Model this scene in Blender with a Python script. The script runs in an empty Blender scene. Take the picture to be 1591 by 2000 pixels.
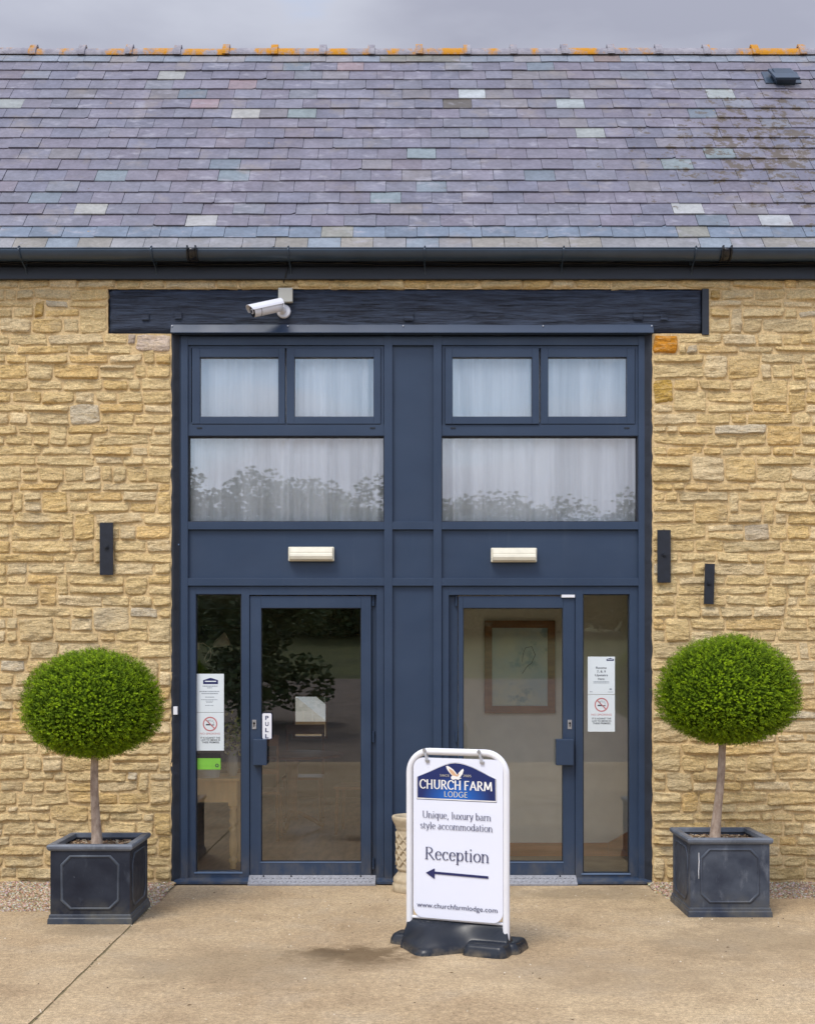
import bpy, bmesh, math, random
from mathutils import Vector, Matrix, noise
R = math.radians
S = bpy.context.scene
random.seed(7)

# ------------------------------------------------------------------ camera, sky, sun, exposure
D, H, EYE, PCX = 9.5, 1290.0, 1.67, 790.0
F = 262.0 * D                                  # focal length in photo pixels
cd = bpy.data.cameras.new('camera')
cam = bpy.data.objects.new('camera', cd); S.collection.objects.link(cam); S.camera = cam
cd.sensor_fit = 'VERTICAL'; cd.sensor_height = 24; cd.lens = F / 2000 * 24
cd.shift_x = (795.5 - PCX) / 2000; cd.shift_y = (H - 1000) / 2000
cd.clip_start = .1; cd.clip_end = 1500
cam.location = (0, -D, EYE); cam.rotation_euler = (R(90), 0, 0)

SUN_AZ, SUN_EL = R(205), R(58)                 # from behind the camera, a little to the left
W = bpy.data.worlds.new('World'); S.world = W; W.use_nodes = True
wt = W.node_tree; wt.nodes.clear()
def wn(t, **k):
    n = wt.nodes.new(t)
    for a, b in k.items(): setattr(n, a, b)
    return n
wo = wn('ShaderNodeOutputWorld'); bg = wn('ShaderNodeBackground'); bg.inputs[1].default_value = .1
sky = wn('ShaderNodeTexSky', sky_type='NISHITA', sun_disc=False, sun_elevation=SUN_EL, sun_rotation=SUN_AZ)
tc = wn('ShaderNodeTexCoord')
mp = wn('ShaderNodeMapping'); mp.inputs['Scale'].default_value = (1.3, 1.3, 4.2); mp.inputs['Location'].default_value = (14, 1, 9)
n1 = wn('ShaderNodeTexNoise'); n1.inputs['Scale'].default_value = 1.6; n1.inputs['Detail'].default_value = 7; n1.inputs['Roughness'].default_value = .46
r1 = wn('ShaderNodeValToRGB')
r1.color_ramp.elements[0].position = .43; r1.color_ramp.elements[0].color = (0, 0, 0, 1)
r1.color_ramp.elements[1].position = .51; r1.color_ramp.elements[1].color = (1, 1, 1, 1)
r2 = wn('ShaderNodeValToRGB')                  # cloud tone: thin bright to thick lavender grey
r2.color_ramp.elements[0].position = .44; r2.color_ramp.elements[0].color = (.80, .84, .96, 1)
r2.color_ramp.elements[1].position = .63; r2.color_ramp.elements[1].color = (.48, .50, .62, 1)
sc1 = wn('ShaderNodeVectorMath', operation='SCALE')
my = wn('ShaderNodeMath', operation='MULTIPLY_ADD'); my.inputs[1].default_value = -.50; my.inputs[2].default_value = 1.0   # clouds on the sun's side are brighter
mm = wn('ShaderNodeMath', operation='MULTIPLY')
sc2 = wn('ShaderNodeVectorMath', operation='SCALE'); sc2.inputs['Scale'].default_value = 1.9
sep = wn('ShaderNodeSeparateXYZ')
mr = wn('ShaderNodeMapRange'); mr.inputs['From Min'].default_value = 0; mr.inputs['From Max'].default_value = 1
mr.inputs['To Min'].default_value = 8.2; mr.inputs['To Max'].default_value = 14.0
mx = wn('ShaderNodeMix', data_type='RGBA')
L_ = wt.links.new
L_(tc.outputs['Generated'], mp.inputs['Vector']); L_(mp.outputs[0], n1.inputs['Vector'])
L_(n1.outputs[0], r1.inputs[0]); L_(n1.outputs[0], r2.inputs[0])
L_(tc.outputs['Generated'], sep.inputs[0]); L_(sep.outputs['Z'], mr.inputs['Value'])
L_(r2.outputs[0], sc1.inputs[0]); L_(sep.outputs['Y'], my.inputs[0]); L_(my.outputs[0], mm.inputs[0]); L_(mr.outputs[0], mm.inputs[1]); L_(mm.outputs[0], sc1.inputs['Scale'])
L_(sky.outputs[0], sc2.inputs[0])
L_(r1.outputs[0], mx.inputs['Factor']); L_(sc2.outputs[0], mx.inputs['A']); L_(sc1.outputs[0], mx.inputs['B'])
L_(mx.outputs['Result'], bg.inputs[0]); L_(bg.outputs[0], wo.inputs[0])

sl = bpy.data.lights.new('sun', 'SUN'); sl.energy = 1.7; sl.angle = R(20); sl.color = (1, .95, .87)
so = bpy.data.objects.new('sun', sl); S.collection.objects.link(so)
sd = Vector((-.28 * math.cos(SUN_EL) / .5, -.9 * math.cos(SUN_EL), math.sin(SUN_EL))).normalized()
so.rotation_euler = sd.to_track_quat('Z', 'Y').to_euler(); so.location = (-6, -14, 16)
S.view_settings.view_transform = 'Standard'; S.view_settings.look = 'None'
S.view_settings.gamma = 1; S.view_settings.exposure = 0.5; S.view_settings.use_curve_mapping = False
S.cycles.max_bounces = 8; S.cycles.transparent_max_bounces = 16

# ------------------------------------------------------------------ helpers
def fx(px, Y=0): return (px - PCX) / F * (D + Y)
def fz(py, Y=0): return EYE + (H - py) / F * (D + Y)
def gp(px, py, z=0):                           # where a photo pixel meets the plane at height z
    d = F * (EYE - z) / (py - H); return Vector(((px - PCX) / F * d, d - D, z))

class G:
    """collects shapes, then links them as one mesh"""
    def __init__(s): s.v = []; s.f = []; s.c = []; s.smooth = []
    def add(s, vs, fs, sm=False, col=None):
        o = len(s.v); s.v.extend(vs)
        for f in fs: s.f.append([i + o for i in f]); s.smooth.append(sm); s.c.append(col)
    def box(s, x0, x1, y0, y1, z0, z1, **k):
        vs = [(x, y, z) for x in (x0, x1) for y in (y0, y1) for z in (z0, z1)]
        s.add(vs, [(0, 1, 3, 2), (4, 6, 7, 5), (0, 4, 5, 1), (2, 3, 7, 6), (0, 2, 6, 4), (1, 5, 7, 3)], **k)
    def fbox(s, px0, px1, pt, pb, yf, yb, **k):    # a box whose FRONT face spans these facade pixels
        s.box(fx(px0, yf), fx(px1, yf), yf, yb, fz(pb, yf), fz(pt, yf), **k)
    def frame(s, px0, px1, pt, pb, w, yf, yb, wb=None):  # four butted bars
        wb = wb or w
        wl, wr, wt_, wbt = w if isinstance(w, tuple) else (w, w, w, wb)
        s.fbox(px0, px0 + wl, pt, pb, yf, yb); s.fbox(px1 - wr, px1, pt, pb, yf, yb)
        s.fbox(px0 + wl, px1 - wr, pt, pt + wt_, yf, yb); s.fbox(px0 + wl, px1 - wr, pb - wbt, pb, yf, yb)
    def poly(s, pts, d, **k):                      # prism from a planar polygon, extruded by vector d
        n = len(pts); d = Vector(d); a = [Vector(p) for p in pts]
        s.add(a + [p + d for p in a], [list(range(n)), list(range(2 * n - 1, n - 1, -1))] +
              [(i, n + i, n + (i + 1) % n, (i + 1) % n) for i in range(n)], **k)
    def tube(s, pts, r, seg=8, cap=True, sm=True, col=None):
        pts = [Vector(p) for p in pts]; n = len(pts); rr = r if isinstance(r, (list, tuple)) else [r] * n
        vs = []; up = None
        for i, p in enumerate(pts):
            t = (pts[min(i + 1, n - 1)] - pts[max(i - 1, 0)]).normalized()
            if up is None: up = t.orthogonal().normalized()
            up = (up - t * up.dot(t)).normalized(); b = t.cross(up)
            for k in range(seg):
                a = 2 * math.pi * k / seg; vs.append(p + (up * math.cos(a) + b * math.sin(a)) * rr[i])
        fs = [(i * seg + k, i * seg + (k + 1) % seg, (i + 1) * seg + (k + 1) % seg, (i + 1) * seg + k)
              for i in range(n - 1) for k in range(seg)]
        s.add(vs, fs, sm=sm, col=col)
        if cap: s.add(vs[:seg], [list(range(seg - 1, -1, -1))], col=col); s.add(vs[-seg:], [list(range(seg))], col=col)
    def lathe(s, prof, seg=24, at=(0, 0, 0), sm=True):
        vs = []; at = Vector(at)
        for r, z in prof:
            for k in range(seg):
                a = 2 * math.pi * k / seg; vs.append(at + Vector((r * math.cos(a), r * math.sin(a), z)))
        s.add(vs, [(i * seg + k, i * seg + (k + 1) % seg, (i + 1) * seg + (k + 1) % seg, (i + 1) * seg + k)
                   for i in range(len(prof) - 1) for k in range(seg)], sm=sm)
        s.add(vs[:seg], [list(range(seg - 1, -1, -1))]); s.add(vs[-seg:], [list(range(seg))])
    def build(s, name, m, parent=None, bevel=0, mw=None):
        me = bpy.data.meshes.new(name)
        me.from_pydata([tuple(v) for v in s.v], [], s.f)
        me.polygons.foreach_set('use_smooth', s.smooth)
        if any(c is not None for c in s.c):
            at = me.color_attributes.new('tint', 'FLOAT_COLOR', 'CORNER'); buf = []
            for p, c in zip(me.polygons, s.c):
                c = c or (.5, .5, .5); buf.extend([c[0], c[1], c[2], 1.0] * p.loop_total)
            at.data.foreach_set('color', buf)
        if bevel:
            bm = bmesh.new(); bm.from_mesh(me)
            es = [e for e in bm.edges if len(e.link_faces) == 2 and e.calc_face_angle(0) > .6]
            bmesh.ops.bevel(bm, geom=es, offset=bevel, segments=2, profile=.6, affect='EDGES', clamp_overlap=True)
            bm.to_mesh(me); bm.free()
        me.update()
        if m: me.materials.append(m)
        o = bpy.data.objects.new(name, me); S.collection.objects.link(o)
        if mw: o.matrix_world = mw
        if parent: o.parent = parent
        return o

def tag(o, label=None, cat=None, group=None, kind=None):
    for k, v in (('label', label), ('category', cat), ('group', group), ('kind', kind)):
        if v: o[k] = v
    return o
def empty(name, loc=(0, 0, 0), rz=0, **k):
    o = bpy.data.objects.new(name, None); S.collection.objects.link(o); o.location = loc; o.rotation_euler = (0, 0, rz)
    o.empty_display_size = .1; return tag(o, **k)
def copy_tree(o, parent=None):
    c = o.copy(); S.collection.objects.link(c); c.parent = parent
    for ch in list(o.children): copy_tree(ch, c)
    return c

# ------------------------------------------------------------------ materials
class NT:
    def __init__(s, name):
        s.m = bpy.data.materials.new(name); s.m.use_nodes = True; s.t = s.m.node_tree
        s.b = s.t.nodes['Principled BSDF']; s.out = s.t.nodes['Material Output']
        s.pos = s.t.nodes.new('ShaderNodeNewGeometry').outputs['Position']
    def n(s, t, ins={}, **k):
        x = s.t.nodes.new(t)
        for a, b in k.items(): setattr(x, a, b)
        for a, b in ins.items(): s.set(x.inputs[a], b)
        return x
    def set(s, inp, v):
        if isinstance(v, bpy.types.NodeSocket): s.t.links.new(v, inp)
        else:
            if isinstance(v, (tuple, list)) and len(v) == 3 and inp.type == 'RGBA': v = (*v, 1)
            inp.default_value = v
    def noise(s, scale, detail=4, rough=.55, stretch=None, off=None, vec=None):
        v = vec or s.pos
        if stretch or off: v = s.n('ShaderNodeMapping', {'Vector': v, 'Scale': stretch or (1, 1, 1), 'Location': off or (0, 0, 0)}).outputs[0]
        return s.n('ShaderNodeTexNoise', {'Vector': v, 'Scale': scale, 'Detail': detail, 'Roughness': rough}).outputs[0]
    def ramp(s, f, a, b, ca=0.0, cb=1.0):
        return s.n('ShaderNodeMapRange', {'Value': f, 'From Min': a, 'From Max': b, 'To Min': ca, 'To Max': cb}, clamp=True).outputs[0]
    def mix(s, f, a, b, mode='MIX'):
        return s.n('ShaderNodeMix', {'Factor': f, 'A': a, 'B': b}, data_type='RGBA', blend_type=mode).outputs['Result'] if False else s._mix(f, a, b, mode)
    def _mix(s, f, a, b, mode):
        x = s.t.nodes.new('ShaderNodeMix'); x.data_type = 'RGBA'; x.blend_type = mode
        s.set(x.inputs['Factor'], f); s.set(x.inputs[6], a); s.set(x.inputs[7], b); return x.outputs[2]
    def mul(s, c, f):                         # colour times value
        return s.n('ShaderNodeVectorMath', {0: c, 'Scale': f}, operation='SCALE').outputs[0]
    def math(s, op, a, b=0.0): return s.n('ShaderNodeMath', {0: a, 1: b}, operation=op).outputs[0]
    def attr(s): return s.n('ShaderNodeAttribute', attribute_name='tint').outputs['Color']
    def bump(s, h, strength, dist=.01):
        prev = s.b.inputs['Normal'].links[0].from_socket if s.b.inputs['Normal'].links else None
        x = s.n('ShaderNodeBump', {'Height': h, 'Strength': strength, 'Distance': dist})
        if prev: s.t.links.new(prev, x.inputs['Normal'])
        s.t.links.new(x.outputs[0], s.b.inputs['Normal'])
    def fin(s, col=None, rough=None, spec=None, metal=None):
        if col is not None: s.set(s.b.inputs['Base Color'], col)
        if rough is not None: s.set(s.b.inputs['Roughness'], rough)
        if spec is not None: s.set(s.b.inputs['Specular IOR Level'], spec)
        if metal is not None: s.set(s.b.inputs['Metallic'], metal)
        return s.m

def simple(name, col, rough=.5, spec=.5, metal=0, var=.12, scale=6, bump=0, bscale=80, stretch=None):
    t = NT(name)
    c = t.mul(tuple(col), t.ramp(t.noise(scale, 5, stretch=stretch), .3, .7, 1 - var, 1 + var))
    if bump: t.bump(t.noise(bscale, 3, stretch=stretch), bump, .003)
    return t.fin(c, rough, spec, metal)

MT = {}
# stone and mortar
t = NT('stone'); a = t.attr()
big = t.noise(9, 4); fine = t.noise(70, 5, .7); strata = t.noise(14, 5, .65, stretch=(1, 1, 3.6))
c = t.mul(a, t.ramp(big, .3, .7, .86, 1.12)); c = t.mul(c, t.ramp(t.noise(48, 6, .75, stretch=(1, 1, 1.5)), .34, .66, .70, 1.22)); c = t.mul(c, t.ramp(t.noise(120, 3, .7, off=(3, 3, 3)), .34, .66, .84, 1.13))
c = t.mix(t.ramp(strata, .5, .68, 0, .5), c, (.72, .545, .30))
c = t.mix(t.ramp(t.noise(5, 5, .6, off=(4, 0, 0)), .58, .70, 0, .4), c, (.50, .32, .12))
c = t.mix(t.ramp(t.noise(1.1, 3, .5, off=(4, 3, 0)), .5, .72, 0, .3), c, (.46, .40, .30))
c = t.mix(t.ramp(t.noise(80, 5, .75, off=(2, 5, 0)), .60, .72, 0, .5), c, (.27, .20, .13))
sp = t.math('MULTIPLY', t.ramp(t.noise(170, 2, .7), .56, .64), t.ramp(t.noise(3.4, 4, .6, stretch=(1, 1, 2)), .54, .62))
c = t.mix(t.math('MULTIPLY', sp, .75), c, (.16, .125, .115))
c = t.mix(t.ramp(t.noise(2.6, 3, .5, off=(9, 9, 9)), .62, .74, 0, .35), c, (.36, .33, .27))
zz = t.n('ShaderNodeSeparateXYZ', {0: t.pos}).outputs['Z']
c = t.mix(t.math('MULTIPLY', t.ramp(zz, .0, .42, .6, 0), t.ramp(t.noise(4, 5, .65), .38, .62)), c, (.40, .27, .10))
t.bump(strata, .9, .026); t.bump(t.noise(32, 4, .6, stretch=(1, 1, 1.8)), .8, .012); t.bump(fine, .8, .006)
MT['stone'] = t.fin(c, .92, .15)
t = NT('mortar')
c = t.mix(t.ramp(t.noise(3, 5), .35, .65), (.62, .45, .235), (.69, .51, .27))
c = t.mul(c, t.ramp(t.noise(60, 6, .75), .34, .66, .76, 1.18)); c = t.mul(c, t.ramp(t.noise(150, 3, .7), .34, .66, .84, 1.14))
t.bump(t.noise(45, 6, .75), .6, .012)
MT['mortar'] = t.fin(c, .95, .1)
# slate
t = NT('slate'); a = t.attr()
c = t.mul(a, t.ramp(t.noise(5, 6, .65), .3, .7, .80, 1.18)); c = t.mul(c, t.ramp(t.noise(28, 6, .72), .34, .66, .84, 1.14))
bloom = t.math('MULTIPLY', t.ramp(t.noise(7, 6, .62, stretch=(1, 1.5, 1.5)), .54, .68), t.ramp(t.noise(2.1, 3), .42, .56))
c = t.mix(t.math('MULTIPLY', bloom, .6), c, (.32, .31, .35))
c = t.mix(t.ramp(t.noise(3.3, 6, .62, off=(7, 0, 0)), .56, .70, 0, .5), c, (.235, .20, .175))
sepx = t.n('ShaderNodeSeparateXYZ', {0: t.pos})
patch = t.n('ShaderNodeMapRange', {'Value': t.n('ShaderNodeVectorMath', {0: t.pos, 1: (3.05, .95, 5.75)}, operation='DISTANCE').outputs['Value'], 'From Min': .3, 'From Max': 2.0, 'To Min': .18, 'To Max': 0.0}).outputs[0]
lic = t.ramp(t.math('ADD', t.noise(8, 7, .74, off=(1, 3, 0)), patch), .675, .70)
c = t.mix(t.math('MULTIPLY', lic, .85), c, (.085, .062, .036))
c = t.mix(t.ramp(t.noise(5.5, 6, .7, off=(5, 5, 5)), .715, .735, 0, .9), c, (.42, .22, .02))
t.bump(t.noise(30, 5, .6), .25, .004)
MT['slate'] = t.fin(c, t.ramp(t.noise(12, 3), .3, .7, .42, .62), .45)
t = NT('ridge clay')
c = t.mix(t.ramp(t.noise(14, 5), .35, .65), (.22, .21, .24), (.31, .295, .32))
c = t.mix(t.math('MULTIPLY', t.ramp(t.noise(3.0, 7, .68, stretch=(1, .3, .6), off=(3.3, 0, 0)), .475, .545), t.ramp(t.noise(22, 4, .7), .32, .5, .25, 1)), c, (.48, .215, .018))
c = t.mix(t.ramp(t.noise(25, 4, .7), .6, .7, 0, .6), c, (.10, .075, .04))
t.bump(t.noise(60, 4, .7), .6, .006)
MT['ridge'] = t.fin(c, .85, .2)
# painted aluminium, dark blue grey
t = NT('blue grey paint')
c = t.mix(t.ramp(t.noise(1.3, 5, .6, stretch=(1, 1, 1.6)), .35, .68), (.023, .041, .078), (.031, .052, .094))
c = t.mix(t.ramp(t.noise(55, 4, .7), .66, .8, 0, .25), c, (.10, .13, .17))
zz = t.n('ShaderNodeSeparateXYZ', {0: t.pos}).outputs['Z']
c = t.mix(t.math('MULTIPLY', t.ramp(zz, .02, .30, .55, 0), t.ramp(t.noise(9, 5, .65, stretch=(1, 1, .5)), .42, .68)), c, (.16, .14, .11))
c = t.mix(t.ramp(t.noise(6, 6, .7, stretch=(1.6, 1, .12), off=(2, 0, 0)), .60, .78, 0, .22), c, (.085, .11, .14))
t.bump(t.noise(400, 2), .05, .001)
MT['paint'] = t.fin(c, t.ramp(t.noise(3, 4), .3, .7, .34, .5), .38)
MT['edge'] = simple('light edge trim', (.12, .18, .28), .35, var=.08)
t = NT('black painted timber')
g = t.noise(7, 8, .72, stretch=(.55, 1, 7)); g2 = t.noise(3, 5, .6, stretch=(.4, 1, 9), off=(2, 0, 1))
c = t.mix(t.ramp(g, .38, .66), (.010, .014, .027), (.045, .064, .105))
t.bump(g, .9, .02); t.bump(t.ramp(g2, .40, .45), .8, .012)
MT['beam'] = t.fin(c, .6, .35)
MT['fascia'] = simple('black fascia paint', (.010, .014, .023), .5, var=.35, scale=4, bump=.3, bscale=12, stretch=(.5, 1, 6))
MT['gutter'] = simple('gutter plastic', (.030, .050, .078), .30, var=.15, scale=5)
MT['iron'] = simple('black iron', (.009, .011, .018), .42, var=.35, scale=18, bump=.35, bscale=60)
MT['sealant'] = simple('black sealant', (.012, .016, .026), .7, var=.3, bump=.4, bscale=40)
MT['white'] = simple('white enamel', (.76, .76, .78), .28, var=.03)
MT['camwhite'] = simple('camera white', (.68, .69, .74), .3, var=.04)
MT['cream'] = simple('aged cream plastic', (.70, .66, .53), .32, var=.08, scale=14)
MT['boxgrey'] = simple('grey beige plastic', (.47, .46, .40), .5, var=.06)
MT['black'] = simple('black plastic', (.008, .009, .012), .25, var=.1)
MT['lens'] = simple('lens glass', (.01, .01, .012), .05, .9)
MT['steel'] = simple('galvanised steel', (.42, .41, .41), .4, metal=.7, var=.2, scale=40)
MT['alu'] = simple('aluminium tread', (.60, .60, .62), .38, metal=.55, var=.12, scale=60)
MT['aludark'] = simple('dark aluminium', (.33, .33, .35), .5, metal=.3, var=.2, scale=50)  # plate darkened between the ribs so the tread pattern shows
MT['paper'] = simple('white paper', (.66, .71, .72), .6, var=.03)
MT['ink'] = simple('dark ink', (.03, .035, .05), .6)
MT['inkgrey'] = simple('pale grey ink', (.27, .30, .33), .6)
MT['red'] = simple('faded red ink', (.50, .17, .17), .6)
MT['green'] = simple('lime green print', (.20, .50, .06), .4)
MT['navy'] = simple('navy print', (.018, .022, .10), .35, var=.03)
MT['slateink'] = simple('slate blue print', (.045, .05, .115), .35, var=.03)
MT['signwhite'] = simple('sign white sheet', (.76, .78, .87), .22, var=.015, scale=2)
MT['tan'] = simple('tan print', (.62, .38, .22), .4)
MT['offwhite'] = simple('off white print', (.82, .80, .76), .4)
MT['cream2'] = simple('pale gold print', (.66, .62, .45), .4)
t = NT('blue sign gradient')
tcn = t.n('ShaderNodeTexCoord').outputs['Object']
dd = t.n('ShaderNodeVectorMath', {0: t.n('ShaderNodeMapping', {'Vector': tcn, 'Location': (0.0, 0, -.875 * 1.35), 'Scale': (.8, 0, 1.35)}).outputs[0]}, operation='LENGTH').outputs['Value']
MT['logo'] = t.fin(t.mix(t.ramp(dd, .02, .17), (.008, .14, .55), (.010, .022, .115)), .25)
t = NT('moulded rubber')
c = t.mix(t.ramp(t.noise(9, 5), .4, .7), (.011, .014, .021), (.022, .026, .034))
zz = t.n('ShaderNodeSeparateXYZ', {0: t.pos}).outputs['Z']
c = t.mix(t.math('MULTIPLY', t.ramp(zz, .0, .045, 1, 0), t.ramp(t.noise(16, 4), .4, .65)), c, (.16, .13, .09))
MT['rubber'] = t.fin(c, t.ramp(t.noise(7, 4), .3, .7, .22, .40), .28)
def lead(name, c0, c1, c2, bias):
    t = NT(name)
    v = t.n('ShaderNodeTexCoord').outputs['Object']
    c = t.mix(t.ramp(t.noise(4, 6, .6, vec=v, stretch=(1, 1, 1.2)), .36, .66), c0, c1)
    c = t.mix(t.ramp(t.noise(11, 6, .65, vec=v, stretch=(1, 1, .5), off=(3, 1, 0)), .60 - bias, .78 - bias, 0, .6), c, c2)
    z = t.n('ShaderNodeSeparateXYZ', {0: v}).outputs['Z']
    c = t.mix(t.math('MULTIPLY', t.ramp(z, .03, .17, .8, 0), t.ramp(t.noise(8, 4, vec=v), .42, .66)), c, (.11, .10, .075))
    c = t.mix(t.ramp(t.noise(22, 5, .7, vec=v, off=(8, 8, 1)), .70, .75, 0, .8), c, (.25, .27, .30))
    c = t.mix(t.ramp(t.noise(30, 6, .75, vec=v, off=(1, 8, 4), stretch=(1, 1, .25)), .66, .74, 0, .5), c, c2)
    t.bump(t.noise(35, 4, vec=v), .25, .003)
    return t.fin(c, t.ramp(t.noise(9, 4, vec=v), .3, .7, .36, .6), .26)
MT['lead'] = lead('lead finish dark', (.011, .014, .024), (.024, .029, .042), (.07, .08, .10), 0)
MT['lead2'] = lead('lead finish pale', (.030, .037, .055), (.070, .082, .105), (.17, .185, .21), .05)
MT['leadrim'] = lead('lead rim', (.09, .105, .13), (.17, .19, .225), (.30, .32, .34), .05)
MT['leadedge'] = lead('lead moulding', (.035, .042, .056), (.075, .088, .108), (.17, .19, .2), .05)
t = NT('bark'); v = t.noise(26, 6, .7, stretch=(1, 1, .5))
c = t.mix(t.ramp(v, .35, .65), (.24, .17, .125), (.46, .36, .28)); t.bump(v, .6, .006)
MT['bark'] = t.fin(c, .85, .15)
t = NT('box leaf'); a = t.attr()
df = t.n('ShaderNodeBsdfTranslucent', {'Color': t.mul(a, 1.2)})
t.fin(a, .55, .18); ms = t.n('ShaderNodeMixShader', {'Fac': .2})
t.t.links.new(t.b.outputs[0], ms.inputs[1]); t.t.links.new(df.outputs[0], ms.inputs[2]); t.t.links.new(ms.outputs[0], t.out.inputs[0])
MT['leaf'] = t.m
MT['crowncore'] = simple('dark crown core', (.022, .040, .004), 1.0, 0)  # near-black green painted as the shaded depth inside the crowns
MT['farleaf'] = simple('tree foliage', (.11, .16, .065), .8, var=.45, scale=1.2)
t = NT('wood chips'); a = t.attr(); MT['chips'] = t.fin(t.mul(a, t.ramp(t.noise(80, 2), .3, .7, .8, 1.2)), .9, .15)
t = NT('gravel bed'); MT['gravelbed'] = t.fin(t.mix(t.ramp(t.noise(60, 5, .7), .4, .62), (.15, .105, .07), (.36, .27, .18)), .95, .1); t.bump(t.noise(70, 4, .7), .9, .01)
# concrete apron
t = NT('concrete')
n_a = t.noise(.75, 6, .62); n_b = t.noise(2.3, 5, .6, off=(3, 1, 0)); n_f = t.noise(95, 5, .75); n_g = t.noise(260, 3, .7)
c = t.mix(t.ramp(n_a, .38, .62), (.40, .285, .165), (.52, .39, .235))
c = t.mix(t.ramp(n_b, .50, .68, 0, .45), c, (.45, .36, .25))
c = t.mix(t.ramp(n_b, .46, .32, 0, .4), c, (.27, .185, .105))
c = t.mix(t.ramp(n_f, .54, .66, 0, .75), c, (.20, .145, .085))
c = t.mix(t.ramp(t.noise(34, 5, .75, off=(1, 1, 0)), .58, .70, 0, .6), c, (.21, .15, .085))
c = t.mix(t.ramp(n_g, .56, .64, 0, .6), c, (.60, .50, .37))
c = t.mul(c, t.ramp(t.noise(40, 7, .82, off=(5, 2, 0)), .36, .64, .62, 1.30)); c = t.mul(c, t.ramp(t.noise(150, 4, .78), .38, .62, .74, 1.24)); c = t.mul(c, t.ramp(t.noise(12, 6, .7, off=(0, 7, 0)), .34, .66, .88, 1.10))
def blot(cx, cy, sx, sy, amt, col, c, th=.0, ns=5):
    m = t.n('ShaderNodeMapping', {'Vector': t.pos, 'Location': (-cx / sx, -cy / sy, 0), 'Scale': (1 / sx, 1 / sy, 0)}).outputs[0]
    d = t.n('ShaderNodeVectorMath', {0: m}, operation='LENGTH').outputs['Value']
    d = t.math('ADD', d, t.math('MULTIPLY', t.math('SUBTRACT', t.noise(ns, 6, .7), .5), 2.2))
    return t.mix(t.ramp(d, 1.0, .45, 0, amt), c, col)
p = gp(690, 1866); c = blot(p.x, p.y, .42, .30, .88, (.135, .088, .045), c, ns=7)
p = gp(640, 1862); c = blot(p.x, p.y, .14, .16, .6, (.10, .065, .035), c, ns=11)
p = gp(740, 1885); c = blot(p.x, p.y, .30, .18, .35, (.20, .14, .08), c, ns=6)
p = gp(460, 1885); c = blot(p.x, p.y, 1.0, .55, .45, (.255, .19, .115), c, ns=2.5)
p = gp(1180, 1900); c = blot(p.x, p.y, 1.0, .5, .35, (.27, .20, .125), c, ns=2.5)
p = gp(1150, 1745); c = blot(p.x, p.y, .9, .35, .5, (.24, .18, .105), c, ns=3)
p = gp(1480, 1840); c = blot(p.x, p.y, .8, .6, .5, (.26, .195, .12), c, ns=3)
for q in (gp(180, 1815), gp(1430, 1792)): c = blot(q.x, q.y, .42, .25, .45, (.20, .15, .09), c, ns=5)  # damp tone and contact shade under each planter, painted into the concrete
t.bump(n_f, .6, .006); t.bump(t.noise(14, 4), .2, .01)
MT['concrete'] = t.fin(c, .9, .2)
MT['joint'] = simple('mossy joint', (.17, .14, .065), .95, var=.4, scale=12, bump=.8, bscale=60)
MT['hedge'] = simple('hedge foliage', (.03, .05, .016), .7, var=.5, scale=3)
MT['grass'] = simple('bank grass', (.085, .095, .022), .9, var=.3, scale=1)
MT['tarmac'] = simple('courtyard gravel', (.20, .155, .12), .95, var=.2, scale=2)
MT['pine'] = simple('waxed pine', (.88, .56, .22), .4, var=.18, scale=9, stretch=(1, 1, .3))
MT['oak'] = simple('brown oak', (.30, .13, .035), .45, var=.25, scale=8, stretch=(.4, 1, 3))
MT['oakskirt'] = simple('orange oak', (.50, .20, .055), .4, var=.2, scale=8, stretch=(.4, 1, 3))
MT['inwall'] = simple('cream interior wall', (.86, .81, .67), .9, var=.05)
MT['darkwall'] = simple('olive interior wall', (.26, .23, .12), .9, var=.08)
MT['hallfloor'] = simple('pale bounce boards', (.34, .29, .20), .6, var=.15)  # hall floor colour lifted to bounce light onto the hall wall
MT['carpet'] = simple('dark carpet', (.05, .048, .042), .95, var=.15, scale=40)
MT['plank'] = simple('brown boards', (.42, .27, .18), .4, var=.3, scale=6, stretch=(3, .5, 1))
MT['print'] = NT('watercolour'); t = MT['print']
c = t.mix(t.ramp(t.noise(3, 5, .6), .4, .62), (.52, .64, .60), (.72, .74, .56)); c = t.mix(t.ramp(t.noise(5, 6, .7, off=(4, 2, 1)), .58, .68, 0, .7), c, (.18, .34, .36)); MT['print'] = t.fin(c, .5)
MT['dark'] = simple('dark cloth', (.02, .018, .016), .8)
MT['yellow'] = simple('yellow petals', (.60, .45, .06), .7, var=.3, scale=30)
MT['sandstone'] = simple('cast sandstone', (.47, .385, .26), .9, .15, var=.16, scale=25, bump=.5, bscale=120)
t = NT('window glass')
gl = t.n('ShaderNodeBsdfGlossy', {'Roughness': 0.0, 'Color': (.96, .98, 1)}); tr = t.n('ShaderNodeBsdfTransparent', {'Color': (.985, .99, .985)})
fr = t.n('ShaderNodeLayerWeight', {'Blend': .25}).outputs['Fresnel']
fac = t.ramp(fr, .0, 1.0, .070, 1.0)   # per face; a pane has two
ms = t.n('ShaderNodeMixShader', {'Fac': fac}); t.t.links.new(tr.outputs[0], ms.inputs[1]); t.t.links.new(gl.outputs[0], ms.inputs[2])
t.t.links.new(ms.outputs[0], t.out.inputs[0]); t.t.nodes.remove(t.b); MT['glass'] = t.m
t = NT('sheer curtain')
tl = t.n('ShaderNodeBsdfTranslucent', {'Color': (.7, .7, .7)}); t.fin((.93, .94, .95), .95, 0)
ms = t.n('ShaderNodeMixShader', {'Fac': .12}); t.t.links.new(t.b.outputs[0], ms.inputs[1]); t.t.links.new(tl.outputs[0], ms.inputs[2])
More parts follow.
